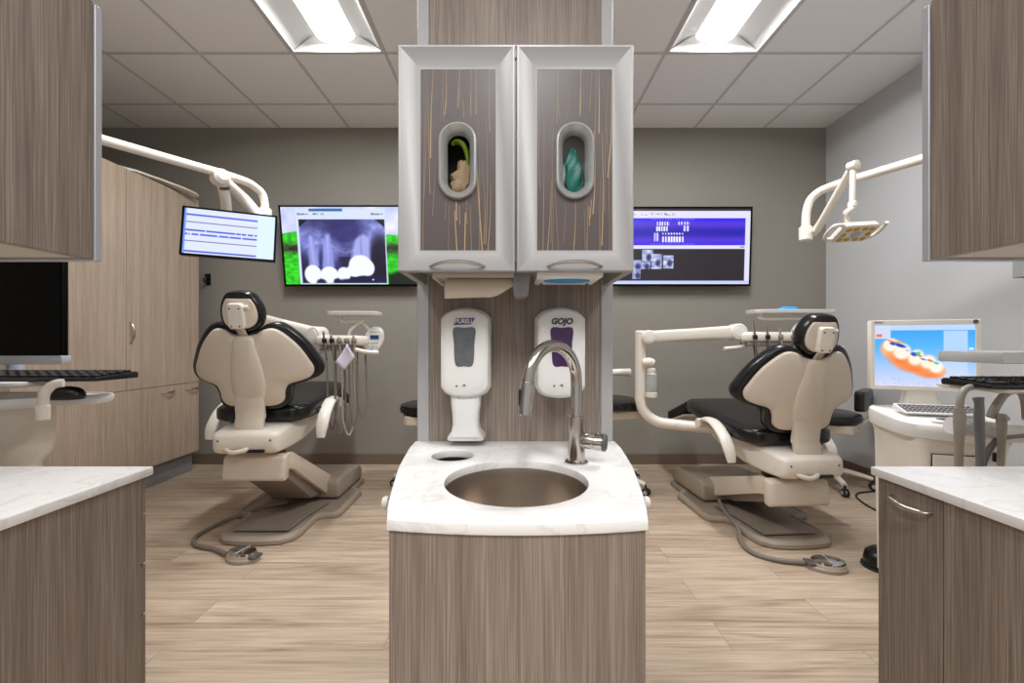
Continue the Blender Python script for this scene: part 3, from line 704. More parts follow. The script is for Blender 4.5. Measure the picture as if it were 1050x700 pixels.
def pic_xray(U, V):
    n1 = vnoise(U, V, 40, 1); n2 = vnoise(U, V * .56, 14, 2); A = 16 / 9
    img = np.zeros(U.shape + (3,))
    sky = np.stack([185 + 60 * n2, 195 + 50 * n2, 240 + 15 * n2], -1); grass = np.stack([20 + 50 * n1, 170 + 70 * n1 - 150 * np.exp(-((V - .53) / .07) ** 2), 20 + 25 * n1], -1)
    img[:] = sky; hor = .31 + .05 * np.sin(U * 6 + 2.6)
    img = over(img, np.clip((V - hor) / .01, 0, 1), (0, 0, 0)) ; img = np.where((V > hor)[..., None], grass, img)
    img = over(img, rectm(U, V, .105, .745, .02, 1.0), (214, 226, 250)); img = over(img, rectm(U, V, .2, .44, .02, .055), (40, 110, 170))
    img = over(img, rectm(U, V, .115, .735, .045, .10) * ((vnoise(U, V, 120, 8) > .62) & ((U < .31) | (U > .64)) & (V > .075)), (90, 110, 130))
    img = over(img, np.clip((V - .74 - .5 * (.95 - U)) / .06, 0, 1) * (U > .75), (14, 26, 18))
    wx = (U - .122) / (.737 - .122); wy = (V - .155) / (.985 - .155); inside = (wx > 0) & (wx < 1) & (wy > 0) & (wy < 1)
    x = wx * 1.12; y = wy; g = np.zeros(U.shape + (3,)); g[:] = (20, 18, 62)
    nn = vnoise(wx, wy, 22, 5); nf = vnoise(wx, wy, 46, 6)
    bone = np.stack([92 + 50 * nn + 26 * nf, 100 + 50 * nn + 26 * nf, 182 + 40 * nn + 16 * nf], -1)
    bm_ = np.clip(1.25 - np.abs(y - .30 - .12 * np.sin(x * 5 + .3)) / .42, 0, 1)
    g = g * (1 - bm_[..., None]) + bone * bm_[..., None]
    g = over(g, ell(x, y, .60, .16, .26, .26, .35) * .8, (34, 30, 92)); g = over(g, ell(x, y, 1.05, .62, .14, .38, .3) * .92, (24, 16, 40))
    g = over(g, ell(x, y, .60, .62, .11, .16, .4) * .85, (34, 22, 62)); g = over(g, ell(x, y, .03, .8, .09, .3, .4) * .8, (26, 22, 60))
    g = over(g, ell(x, y, .27, .62, .035, .2, .5) * .7, (28, 24, 84)); g = over(g, ell(x, y, .46, .42, .22, .05, .6, -.2) * .0, (0, 0, 0))
    g = over(g, (np.abs(y - (.42 + .12 * np.abs((x - .60) / .2) ** 1.5 * -1 + .10)) < .022) * (np.abs(x - .58) < .17) * .55, (150, 158, 232))
    mesh = (np.abs(x - .55) < .13) & (y > .44) & (y < .58); g = over(g, mesh * (.25 + .5 * nf), (110, 112, 180))
    for cx, top, bot, w0, rt in ((.17, .22, .74, .055, -.06), (.355, .20, .76, .07, .02)):
        ww = w0 * (.45 + .75 * np.clip((y - top) / (bot - top), 0, 1)); m_ = soft((np.abs(x - cx - rt * (.74 - y)) - ww) / .03, .5) * np.clip((y - top) / .06, 0, 1) * np.clip((bot - y) / .02, 0, 1)
        g = over(g, m_ * .9, (150, 158, 232)); g = over(g, soft((np.abs(x - cx - rt * (.74 - y)) - .008) / .02, .5) * np.clip((y - top) / .06, 0, 1) * (y < .7) * .5, (205, 210, 255))
    ww = .125 - .04 * np.clip((.6 - y) / .45, 0, 1); m_ = np.maximum(soft((np.abs(x - .79 - .10 * (.6 - y)) - ww) / .05, .5) * np.clip((y - .2 - 1.6 * np.abs(x - .83) ** 1.3) / .06, 0, 1) * (y < .66), 0)
    g = over(g, m_ * .92, (172, 178, 242)); g = over(g, ell(x, y, .80, .45, .012, .2, .9) * .35, (90, 92, 170))
    for cx, cy, rx, ry in ((.145, .86, .112, .15), (.36, .87, .122, .135), (.555, .86, .09, .115), (.78, .72, .155, .165), (.70, .80, .11, .10), (.87, .76, .095, .13)):
        g = over(g, ell(x, y, cx, cy, rx, ry, .08), (244, 248, 255))
    for cx, cy, rx, ry in ((.25, .985, .06, .05), (.46, .97, .045, .045), (.66, .98, .2, .05), (.95, .97, .2, .08)): g = over(g, ell(x, y, cx, cy, rx, ry, .3), (22, 20, 70))
    g = over(g, ell(x, y, .94, .945, .012, .012, .3), (240, 245, 255))
    cor = np.maximum(np.clip((.13 - x - y * 1.0) / .01, 0, 1), np.clip((x - 1.12 + .13 - y * 1.0) / .01, 0, 1)); g = over(g, np.clip(cor, 0, 1), (12, 14, 26))
    return np.where(inside[..., None], g, img)
def pic_chart(U, V):
    img = np.zeros(U.shape + (3,)); img[:] = (38, 32, 44)
    img = over(img, (V > .035) * 1.0, (226, 224, 250)); img = over(img, ((vnoise(U, V, 110, 3) > .66) & (V > .06) & (V < .09) & (U < .45)) * 1.0, (90, 90, 130))
    bl = np.stack([48 + 30 * np.cos(V * 30), 22 + 20 * np.cos(V * 30), 205 + 30 * np.cos((V - .14) * 18)], -1); img = np.where(((V > .125) & (V < .485) & (U < .965))[..., None], bl, img)
    img = over(img, ((V > .53) & (V < .955) & (U < .965)) * 1.0, (32, 24, 34)); img = over(img, ((V > .955) & (V < .985)) * 1.0, (190, 205, 250))
    def tick(a, b, c, d, p, col, sl=.5): # row of upright marks
        return over(img, (rectm(U, V, a, b, c, d)) * (np.mod((U - a) / p, 1) < sl), col)
    img = tick(.32, .41, .175, .225, .018, (236, 236, 255)); img = tick(.315, .40, .24, .30, .018, (236, 236, 255), .65)
    img = tick(.475, .56, .175, .215, .021, (226, 226, 255)); img = tick(.515, .56, .225, .30, .024, (226, 226, 255)); img = tick(.30, .335, .32, .43, .02, (200, 205, 255), .6)
    img = tick(.36, .52, .32, .345, .0205, (236, 236, 255), .45); img = tick(.36, .52, .37, .445, .0205, (245, 245, 255), .62)
    img = tick(.28, .60, .135, .15, .02, (150, 150, 255), .3); img = tick(.28, .60, .46, .475, .02, (150, 150, 255), .3)
    for (a, b, c, d) in ((.055, .13, .62, .80), (.14, .21, .68, .82), (.215, .295, .545, .70), (.21, .275, .71, .80), (.285, .36, .60, .80), (.37, .445, .62, .79), (.145, .205, .80, .93), (-.02, .05, .66, .80)):
        n = vnoise(U, V, 34, int(a * 100) + 40); mk = rectm(U, V, a, b, c, d); img = img * (1 - mk[..., None]) + np.stack([110 + 120 * n, 120 + 120 * n, 190 + 60 * n], -1) * mk[..., None]
        img = over(img, ell(U, V, (a + b) / 2 + .01, (c + d) / 2 + .02, .018, .045, .4) * .85, (30, 30, 84))
    img = over(img, rectm(U, V, .93, .96, .50, .515), (60, 120, 110))
    return img
def pic_sched(U, V):
    img = np.zeros(U.shape + (3,)); img[:] = (222, 230, 255); img = over(img, (U > .80) * 1.0, (218, 240, 255)); img = over(img, (U < .02) * 1.0, (110, 150, 245))
    B = (60, 82, 210)
    for a, b in ((.12, .155), (.93, .965)): img = over(img, rectm(U, V, .02, .80, a, b, .01), B)
    for y in (.30, .72): img = over(img, rectm(U, V, .02, .80, y - .008, y + .008, .012), (50, 56, 130))
    r = np.random.RandomState(4)
    for y, ph in ((.48, .1), (.57, .5)):
        img = over(img, rectm(U, V, .02, .80, y - .018, y + .018, .012), B)
        for k in range(7): a = r.uniform(.04, .78); img = over(img, rectm(U, V, a, a + r.uniform(.008, .018), y - .02, y + .02, .006), (222, 230, 255))
    return img
def pic_scan(U, V):
    n = vnoise(U, V * .8, 12, 9); nf = vnoise(U, V, 36, 10); img = np.stack([110 - 60 * np.clip(1 - V * 1.6, 0, 1) + 110 * np.clip(V - .35, 0, 1) * 1.5, 180 + 40 * V - 20 * (1 - V), 244 + 10 * V], -1)
    img = over(img, rectm(U, V, .0, 1, 0, .09), (190, 214, 248)); img = over(img, rectm(U, V, 0, .17, 0, .23), (206, 218, 246)); img = over(img, rectm(U, V, .70, .93, .10, .52), (176, 212, 250)); img = over(img, rectm(U, V, .70, .93, .52, .95) * .5, (220, 230, 252))
    img = over(img, rectm(U, V, .02, .08, .15, .2), (240, 120, 60)); img = over(img, rectm(U, V, .945, .985, .37, .40) + rectm(U, V, .945, .985, .44, .47) + rectm(U, V, .945, .985, .50, .53), (250, 252, 255))
    def blob(cx, cy, rx, ry, rot, col, s=.12):
        nonlocal img; img = over(img, ell(U, V * .8, cx, cy * .8, rx, ry, s, rot), col)
    for cx, cy, rx, ry, ro in ((.20, .40, .14, .13, .6), (.36, .60, .20, .11, .25), (.52, .70, .20, .10, .2), (.62, .76, .10, .07, .1)): blob(cx, cy, rx, ry, ro, (250, 176, 124))
    for cx, cy, rx, ry, ro in ((.27, .60, .11, .055, .5), (.42, .73, .12, .04, .15), (.56, .82, .09, .03, .1)): blob(cx, cy, rx, ry, ro, (246, 128, 62), .8)
    for cx, cy, rx, ry in ((.17, .33, .075, .085), (.29, .44, .085, .10), (.43, .53, .075, .10), (.55, .60, .075, .085), (.63, .68, .07, .075)): blob(cx, cy, rx, ry, .3, (255, 244, 226), .2)
    for cx, cy, rx, ry, col in ((.23, .30, .035, .02, (110, 200, 130)), (.18, .27, .05, .012, (240, 130, 60)), (.27, .34, .06, .02, (30, 50, 200)), (.19, .31, .03, .018, (40, 60, 220)), (.34, .42, .02, .01, (200, 160, 220)), (.41, .48, .035, .025, (40, 70, 220)), (.45, .47, .025, .025, (80, 200, 110)), (.47, .51, .02, .012, (240, 110, 50)), (.50, .56, .03, .012, (60, 150, 200)), (.57, .58, .035, .014, (240, 120, 60)), (.63, .62, .028, .014, (50, 190, 200))):
        blob(cx, cy, rx, ry, .35, col, .3)
    img = over(img, ((vnoise(U, V, 60, 12) > .7) & (V > .86) & (U < .9)) * .25, (120, 160, 220))
    return img

def tv(cx_px, cz_py, d, tilt, yaw, fn, label):
    p = W(cx_px, cz_py, d); w_, h_ = 1.20, .672
    t = empty('wall_television', p, label, 'television', 'wall televisions'); t.rotation_euler = (0, 0, yaw)
    Rm = (tilt, 0, 0)
    m = MB().box((-w_ / 2, .0, -h_ / 2), (w_ / 2, .028, h_ / 2), .004)
    o = m.build('housing', 'black', t, rot=Rm)
    bz = MB(); e_ = .014; 
    for lo, hi in (((-w_ / 2, h_ / 2 - e_), (w_ / 2, h_ / 2)), ((-w_ / 2, -h_ / 2), (w_ / 2, -h_ / 2 + e_ * 1.3)), ((-w_ / 2, -h_ / 2 + e_ * 1.3), (-w_ / 2 + e_, h_ / 2 - e_)), ((w_ / 2 - e_, -h_ / 2 + e_ * 1.3), (w_ / 2, h_ / 2 - e_))):
        bz.box((lo[0], -.006, lo[1]), (hi[0], -.0002, hi[1]))
    bz.box((-.03, -.0075, -h_ / 2 + .005), (.03, -.0062, -h_ / 2 + .011))
    bz.build('bezel', 'gblack', t, rot=Rm, smooth=0)
    s_ = screen('screen', w_ - 2 * e_, h_ - 2.3 * e_, 300, 170, fn, SM, t); s_.rotation_euler = Rm; s_.location.z = .002
    yb = YB - p.y
    m = MB().box((-.2, yb - .02, -.16), (.2, yb - .0005, .16), .003); m.box((-.15, .03, -.05), (-.11, yb - .02, .05)); m.box((.11, .03, -.05), (.15, yb - .02, .05))
    m.build('wall_bracket', 'black', t)
tv(361.5, 252.5, 3.70, math.radians(9), 0, pic_xray, 'wall television showing a dental x-ray over a green hill desktop')
tv(698.5, 252.8, 3.74, math.radians(3), 0, pic_chart, 'wall television showing a blue tooth chart above small x-rays')

# ------------------------------------------------------------------ dental chairs
BACK = [(0, 0), (.07, 0), (.14, .004), (.178, .03), (.188, .082), (.212, .122), (.282, .140), (.330, .160), (.346, .205), (.325, .26), (.275, .35), (.205, .428), (.155, .455), (.105, .447), (.065, .425), (0, .415)]
BACK = BACK + [(-u, w_) for u, w_ in BACK[1:-1][::-1]]
def dental_chair(x0, y0, lift, th, base_rot, label, ux=0.0):
    t = empty('dental_chair', (x0, y0, 0), label, 'dental chair', 'dental chairs')
    B = Matrix.Rotation(base_rot, 4, 'Z')
    def nb(): m = MB(); m.T = B; return m
    # floor plate: rim and sunk mat
    pl = [(-.215, -.42), (-.20, -.48), (-.15, -.525), (-.06, -.54), (.06, -.54), (.15, -.525), (.20, -.48), (.215, -.42), (.205, -.22), (.225, -.19), (.30, -.175), (.325, -.14), (.325, .22), (.29, .27), (.25, .30), (.25, .50), (-.25, .50), (-.25, .30), (-.29, .27), (-.325, .22), (-.325, -.14), (-.30, -.175), (-.225, -.19), (-.205, -.22)]
    m = nb(); rs = [[(x * s_, y * s_, z) for x, y in pl] for s_, z in ((.985, .001), (1.0, .008), (1.0, .026), (.975, .038), (.93, .040), (.90, .036), (.88, .030))]
    m.rings(rs); m.build('floor_plate', 'taupe', t, smooth=40)
    m = nb(); m.rings([[(x * s_, y * s_ - .02, z) for x, y in [(-.15, -.42), (.15, -.42), (.165, -.2), (.2, .0), (-.2, .0), (-.165, -.2)]] for s_, z in ((1, .0385), (1, .044), (.97, .046))]); m.build('floor_mat', 'taupe_d', t, smooth=40)
    m = nb(); m.prism([(.05, .041), (.05, .15), (.10, .175), (.46, .155), (.50, .12), (.50, .041)], 'x', -.235, .235, .02, 3); m.build('base_block', 'taupe', t, smooth=40)
    # lift arm: a wedge from the block up to the seat, near end under the backrest
    zt = .35 + lift; zb = .225 + lift
    m = nb(); m.prism([(.16, .06), (.17, .165), (.10, .19), (-.42, zt - .005), (-.47, zt - .02), (-.47, zb + .02), (-.40, zb - .015), (-.10, .095)], 'x', -.125, .125, .012, 2); m.build('lift_arm', 'taupe_d', t, smooth=35)
    for sx in (-1, 1):
        a, b = sorted((sx * .1255, sx * .158))
        m = nb(); m.prism([(.16, .07), (.165, .15), (.10, .185), (-.40, zt + .005), (-.48, zt), (-.485, zb + .055), (-.38, zb + .025), (.04, .08)], 'x', a, b, .008, 2); m.build('arm_cover', 'shell', t, smooth=35)
    m = nb(); m.prism([(-.50, zb - .005), (-.515, zb + .01), (-.50, zt - .005), (-.47, zt + .008), (-.44, zt + .008), (-.46, zb)], 'x', -.165, .165, .008, 2); m.build('end_cover', 'shell', t, smooth=35)
    # upper assembly, turned by th about the pivot and raised
    piv = Vector((0, -.15, 0)); U_ = Matrix.Translation(B @ piv) @ Matrix.Rotation(th, 4, 'Z') @ Matrix.Translation(-piv) ; U_ = Matrix.Translation((ux, 0, lift)) @ U_
    def ub(): m = MB(); m.T = U_; return m
    m = ub(); m.cyl((0, -.30, .32), (0, -.30, .40), .09, n=28); m.build('swivel', 'darkcap', t)
    m = ub(); m.loft([(-.565, .138, .415, .470), (-.555, .160, .390, .486), (-.53, .172, .375, .498), (-.40, .180, .370, .518), (-.25, .19, .38, .53), (0, .19, .43, .545), (.25, .17, .50, .575), (.40, .12, .55, .59)], 36, .3); fr = m.build('seat_frame', 'cream', t, smooth=50)
    m = ub(); m.box((-.09, -.568, .385), (.10, -.545, .402), .004); m.build('lower_slot', 'black', fr)
    m = ub(); m.tube([(-.10, -.555, .405), (-.05, -.585, .395), (.0, -.572, .40), (.02, -.55, .41)], .012, 10); m.build('cable', 'shell', fr)
    for xs_, zs_ in ((.13, .45), (-.13, .45)):
        m = ub(); m.lathe([(.006, 0), (.006, .004), (.002, .005)], (xs_, -.561, zs_), (0, -1, 0), 10); m.build('screw', 'darkcap', fr)
    m = ub(); m.loft([(-.43, .16, .54, .59), (-.42, .20, .525, .605), (-.39, .235, .515, .615), (-.30, .26, .515, .622), (-.1, .272, .53, .642), (.10, .268, .555, .665), (.20, .255, .575, .680), (.27, .245, .58, .684), (.33, .23, .575, .674), (.36, .205, .57, .66), (.37, .17, .58, .64)], 44, .42)
    st = m.build('seat', 'leather', t, smooth=60)
    m = ub()
    for sx in (-1, 1): m.tube([(sx * .20, -.41, .585), (sx * .262, -.28, .568), (sx * .274, -.1, .584), (sx * .270, .10, .612), (sx * .257, .20, .630), (sx * .235, .32, .628)], .006, 8)
    m.build('seam', 'leather', st)
    # folding foot section
    m = ub(); secs = []
    for k in range(15):
        y = .345 + .036 * k; z = .652 - .0125 * k; b_ = .014 if k % 2 else 0; secs.append((y, .185 - .004 * k + b_, z - .030 - b_, z + .020 + b_))
    m.loft(secs, 28, .35); ft = m.build('footrest', 'leather', t, smooth=25)
    m = ub(); m.loft([(.30, .13, .555, .578), (.55, .15, .515, .535), (.80, .13, .435, .455)], 20, .3); m.build('footrest_support', 'shell', ft, smooth=40)
    # backrest
    ty, tz = -.105 / .4816, .47 / .4816; ny, nz = tz, -ty
    def bp(u, w_, d):
        dd = d + .80 * u * u - (.10 * max(0, w_ - .30) ** 2)
        wl = w_ * 1.05
        return (u, -.455 + wl * ty + dd * ny, .595 + wl * tz + dd * nz)
    ol = spline(BACK, 5); cen = (0, .215)
    m = ub(); m.pillow(ol, cen, [(.86, -.010), (.955, -.013), (.99, -.006), (1.003, .012), (1.0, .028), (.99, .045), (.95, .058), (.85, .064), (.6, .058), (.3, .05), (.02, .048)], bp); bk = m.build('backrest_cushion', 'leather', t, smooth=60)
    m = ub(); m.pillow(ol, cen, [(.90, .010), (.888, -.004), (.888, -.018), (.878, -.024), (.85, -.028), (.6, -.035), (.3, -.038), (.02, -.040)], bp); sh = m.build('backrest_shell', 'shell', t, smooth=50)
    spn = spline([(-.055, .05), (.055, .05), (.085, .12), (.082, .22), (.06, .33), (.040, .39), (-.040, .39), (-.06, .33), (-.082, .22), (-.085, .12)], 5)
    m = ub(); m.pillow(spn, (0, .2), [(1.0, -.028), (.97, -.043), (.90, -.049), (.5, -.056), (.02, -.058)], bp); m.build('spine_cover', 'shell', sh, smooth=50)
    # tongue joining shell to frame
    m = ub(); rs = []
    cpts = [bp(0, .10, -.046), bp(0, .04, -.058), bp(0, -.02, -.062), (0, -.522, .545), (0, -.528, .485)]
    for i, (p, hw) in enumerate(zip(cpts, (.066, .072, .073, .072, .070))):
        x_, y_, z_ = p; rs.append([(-hw, y_ + .028, z_), (-hw, y_ + .006, z_), (-hw + .008, y_, z_), (hw - .008, y_, z_), (hw, y_ + .006, z_), (hw, y_ + .028, z_)])
    m.rings(rs); m.build('back_hinge', 'shell', t, smooth=40)
    # headrest
    hol = spline([(-.055, -.10), (.0, -.104), (.055, -.10), (.092, -.07), (.104, -.02), (.094, .04), (.066, .088), (.03, .104), (-.03, .104), (-.066, .088), (-.094, .04), (-.104, -.02), (-.092, -.07)], 5)
    hty, htz = -.20, .98; hcy, hcz = -.605, 1.118
    def hp(u, w_, d):
        dd = d + 1.6 * u * u; return (u, hcy + w_ * hty + dd * htz, hcz + w_ * htz - dd * hty)
    m = ub(); m.pillow(hol, (0, 0), [(.80, -.006), (.93, -.012), (.99, -.002), (1.0, .02), (1.0, .038), (.94, .055), (.8, .062), (.4, .060), (.02, .058)], hp); hc = m.build('headrest_cushion', 'leather', t, smooth=60)
    hol2 = [(u, min(w_, .082)) for u, w_ in hol]
    m = ub(); m.pillow(hol2, (0, -.008), [(.80, .004), (.82, -.012), (.79, -.019), (.6, -.021), (.02, -.022)], hp); m.build('headrest_shell', 'shell', hc, smooth=50)
    m = ub(); ro = rrect(-.040, -.085, .034, .045, .014, 4)
    m.pillow(ro, (0, -.02), [(1.0, -.010), (1.0, -.040), (.94, -.046), (.1, -.048)], hp); hb_ = m.build('headrest_bracket', 'cream', t, smooth=40)
    for u, w_ in ((-.026, .02), (.02, .02), (-.024, -.07), (.016, -.07)):
        m = ub(); a = Vector(hp(u, w_, -.046)); b = Vector(hp(u, w_, -.051)); m.cyl(a, b, .004, n=10); m.build('screw', 'darkcap', hb_)
    m = ub(); m.cyl(hp(.034, .025, -.03), hp(.056, .025, -.03), .010, n=14); m.build('lock_lever', 'cream', hb_)
    m = ub(); m.box((-.03, hcy - .004, hcz + .052), (.03, hcy + .02, hcz + .072), .004); m.build('label_plate', 'green', hc)
    m = ub(); a = Vector(hp(0, -.08, -.025)); b = Vector(bp(0, .36, .0))
    m.tube([a + Vector((0, .005, 0)), (a + b) / 2, b], .024, 12, 4, .35); m.build('neck_bar', 'steel', t)
    # arms: flat curved blades hinged at the seat side
    for sx in (-1, 1):
        m = ub(); P_ = [(sx * .292, .02, .575), (sx * .294, -.05, .602), (sx * .297, -.14, .598), (sx * .301, -.24, .55), (sx * .305, -.31, .475), (sx * .306, -.335, .41)]
        m.tube(P_, [.020, .032, .037, .037, .035, .022], 18, 7, .50, up=(0, 0, 1)); ar = m.build('armrest', 'cream', t, smooth=60)
        m = ub(); m.cyl((sx * .25, .02, .566), (sx * .318, .02, .566), .032, n=24, bev=.005); m.build('arm_pivot', 'cream', ar)
        m = ub(); m.box((min(sx * .16, sx * .30), -.005, .545), (max(sx * .16, sx * .30), .045, .578), .005); m.build('arm_bracket', 'shell', ar)
    return t
dental_chair(-1.375, 2.83, .11, math.radians(4.5), math.radians(0), 'dental chair below the x-ray television, cream shell and black upholstery', -.048)
dental_chair(1.47, 2.79, -.01, math.radians(5), math.radians(4), 'dental chair beside the pale grey right wall, cream shell and black upholstery', .03)

def foot_control(px, py, d, hosepts, label, rz):
    p = W(px, py, d); p.z = 0
    t = empty('foot_control', p, label, 'foot pedal', 'foot pedals of the dental chairs'); t.rotation_euler = (0, 0, rz)
    ov = [(.088 * math.cos(2 * PI * k / 40), .062 * math.sin(2 * PI * k / 40)) for k in range(40)]
    MB().rings([[(x * s_, y * s_, z) for x, y in ov] for s_, z in ((.98, .0005), (1.0, .006), (.97, .016), (.86, .020))]).build('base', 'taupe', t, smooth=40)
    o = MB().rings([[(x * s_ + .004, y * s_, z) for x, y in ov] for s_, z in ((.84, .0202), (.86, .032), (.80, .042), (.5, .047), (.05, .048))]).build('pedal_disc', 'chrome', t, smooth=50)
    MB().box((-.003, -.045, .0455), (.003, .045, .0495), .0015).build('pedal_ridge', 'silver', o)
    MB().box((-.095, -.03, .018), (-.055, .03, .032), .006).build('pedal_hinge', 'darkcap', t)
    R_ = Matrix.Rotation(-rz, 4, 'Z'); H = [R_ @ (Vector(q) - p) for q in hosepts]
    MB().tube(H, .011, 10, 7).build('hose', 'hose_d', t)
foot_control(249, 569, 2.16, [(-1.415, 2.17, .02), (-1.52, 2.235, .013), (-1.655, 2.285, .013), (-1.725, 2.40, .013), (-1.69, 2.60, .016), (-1.56, 2.70, .045), (-1.40, 2.72, .075)], 'chrome disc foot pedal with hose on the floor by the left dental chair', math.radians(165))
# the hose starts at the hinge side of each pedal
foot_control(848, 577, 2.07, [(1.42, 2.09, .018), (1.30, 2.12, .013), (1.215, 2.19, .013), (1.21, 2.30, .016), (1.25, 2.42, .045), (1.26, 2.60, .075), (1.30, 2.74, .08)], 'chrome disc foot pedal with hose on the floor by the right dental chair', math.radians(-8))

# ------------------------------------------------------------------ delivery units
def delivery(post, ztop, arm_z0, arm_end, foot, label, head_len, cap_bits, dz=0.0):
    px_, py_ = post; t = empty('delivery_unit', (px_, py_, 0), label, 'dental delivery unit', 'dental delivery units')
    O = Vector((px_, py_, 0))
    fx_, fy_, fz_ = Vector(foot) - O
    v = Vector((fx_, fy_, 0)).normalized()
    MB().tube([(0, 0, ztop), (0, 0, .95), (0, 0, .72), (0, 0, fz_ + .17), tuple(v * .03 + Vector((0, 0, fz_ + .09))), tuple(v * .11 + Vector((0, 0, fz_ + .03))), tuple(v * .25 + Vector((0, 0, fz_ + .015))), (fx_, fy_, fz_)], .036, 18, 6).build('post', 'cream', t)
    MB().lathe([(.037, 0), (.037, .012), (.03, .02)], (0, 0, ztop - .005), n=20).build('post_cap', 'cream', t)
    e = Vector(arm_end) - O; a = Vector((.045 if e.x > 0 else -.045, -.01, arm_z0)); s_ = e
    d_ = (e - a).normalized(); up = Vector((0, 0, 1)); sd = d_.cross(up).normalized(); up2 = sd.cross(d_)
    rs = []
    for t_, hh, hw in ((0, .034, .03), (.06, .042, .036), (.5, .042, .036), (.94, .046, .038), (1, .038, .03)):
        c = a + (e - a) * t_; rs.append([c + sd * (hw * math.copysign(abs(math.cos(q)) ** .5, math.cos(q))) + up2 * (hh * math.copysign(abs(math.sin(q)) ** .5, math.sin(q))) for q in [2 * PI * k / 24 for k in range(24)]])
    ar = MB().rings(rs).build('arm', 'cream', t, smooth=50)
    for c, r_ in ((a, .047), (e, .056)):
        MB().lathe([(r_ - .008, 0), (r_, .008), (r_, .088), (r_ - .008, .096)], c - sd * -.048 if False else c + sd * .048, -sd, 28).build('joint', 'cream', ar)
        MB().lathe([(r_ * .62, 0), (r_ * .6, .003), (r_ * .1, .004)], c + sd * .048, sd, 24).build('joint_cap', 'white', ar)
        MB().lathe([(r_ * .62, 0), (r_ * .6, .003), (r_ * .1, .004)], c - sd * .048, -sd, 24).build('joint_cap', 'white', ar)
    # head: rounded bar with holders
    hz = e.z - .035 + dz
    h0 = e + Vector((.07, -.02, 0)); h0.z = hz
    MB().tube([e + Vector((.02, 0, -.02)), e + Vector((.05, -.01, -.07)), e + Vector((.03, -.02, -.10)), e + Vector((-.10, -.03, -.115))], [.02, .018, .015, .014], 12, 5).build('brake_handle', 'cream', t)
    hd_ = MB(); rs = []
    for q, hh, hw in ((-.06, .02, .03), (-.045, .033, .05), (.0, .036, .06), (head_len * .7, .034, .06), (head_len - .02, .03, .055), (head_len, .018, .03)):
        rs.append([(h0.x + q, h0.y + hw * math.copysign(abs(math.cos(g)) ** .5, math.cos(g)), hz + hh * math.copysign(abs(math.sin(g)) ** .5, math.sin(g))) for g in [2 * PI * k / 24 for k in range(24)]])
    hd = hd_.rings(rs).build('control_head', 'cream', t, smooth=50)
    MB().box((h0.x - .03, h0.y - .05, hz - .062), (h0.x + head_len * .8, h0.y + .05, hz - .034), .008).build('holder_block', 'taupe_d', hd)
    n_ = 5
    for k in range(n_):
        x = h0.x + .01 + k * head_len * .17; y = h0.y - .067
        hp_ = MB(); ht = ((.105, .07, .045, .035, .05) if cap_bits else (.05, .03, .012, .005, .02))[k]
        hp_.lathe([(.004, -.13), (.006, -.12), (.0065, -.06), (.0085, -.02), (.0085, 0), (.006, ht - .006), (.008, ht), (.005, ht + .012)], (x, y, hz), (-.12, 0, 1), 14); h_ = hp_.build('handpiece', 'steel' if k < 2 else 'tool', t)
        MB().lathe([(.013, -.014), (.015, -.01), (.015, .01), (.013, .014)], (x, y, hz), (-.12, 0, 1), 16).build('holder', 'black' if k < 2 else 'taupe_d', h_)
        xb = x + .016; low = (.52, .50, .49, .55, .60)[k]; dxl = .035 + .02 * (k % 3)
        MB().tube([(xb, y, hz - .125), (xb + .004, y, hz - .30), (xb + .006, y + .005, low + .10), (xb + .014 + dxl * .3, y + .02, low), (xb + .018 + dxl * .6, y + .045, low + .10), (xb + .012 + dxl * .6, y + .06, hz - .30), (xb + .01 + dxl * .3, y + .08, hz - .06)], .0058, 8, 7).build('hose', 'hose_d' if k != 2 else 'hose', h_)
    # tray above
    tz_ = hz + .165; tx0 = h0.x + .02; tx1 = h0.x + head_len + .06
    tr = MB().rings([[(x, y, z) for x, y in rrect(tx0 - i_, h0.y - .07 - i_, tx1 + i_, h0.y + .09 + i_, .035 + i_, 6)] for i_, z in ((-.004, tz_ - .006), (0, tz_ - .003), (.004, tz_ + .016), (.001, tz_ + .018), (-.006, tz_ + .004))]).build('tray', 'white', t, smooth=40)
    MB().tube([(tx0 + .07, h0.y, tz_ - .006), (tx0 + .08, h0.y, tz_ - .04), (tx1 - .12, h0.y, tz_ - .045), (tx1 - .07, h0.y + .02, hz + .06), (tx1 - .09, h0.y + .02, hz + .02)], .010, 10, 6).build('tray_support', 'cream', tr)
    # oval touch pad on the far end
    pc = Vector((h0.x + head_len + .03, h0.y - .02, hz + .005)); ov = [(.060 * math.cos(2 * PI * k / 36) * (1 + .12 * math.sin(2 * PI * k / 36)), .085 * math.sin(2 * PI * k / 36)) for k in range(36)]
    pf = lambda u, w_, d: (pc.x + u + .15 * w_, pc.y + d, pc.z + w_)
    tp = MB().pillow(ov, (0, 0), [(.9, .03), (1, .022), (1, .004), (.94, -.002), (.1, -.003)], pf).build('touch_pad', 'white', t, smooth=50)
    MB().box((pc.x - .020, pc.y - .0055, pc.z + .004), (pc.x + .034, pc.y - .0028, pc.z + .030)).build('display', 'navy', tp)
    bt = MB()
    for i in range(4):
        for j, z in enumerate((.05, -.02, -.045)): bt.lathe([(.0045, 0), (.004, .002), (.001, .0022)], (pc.x - .025 + .017 * i + .15 * z, pc.y - .0025, pc.z + z), (0, -1, 0), 8)
    bt.build('buttons', 'green', tp)
    MB().tube([(pc.x - .10, h0.y - .06, hz - .055), (pc.x - .03, h0.y - .08, hz - .07), (pc.x + .05, h0.y - .08, hz - .075)], .014, 12, 4).build('grip', 'cream', t)
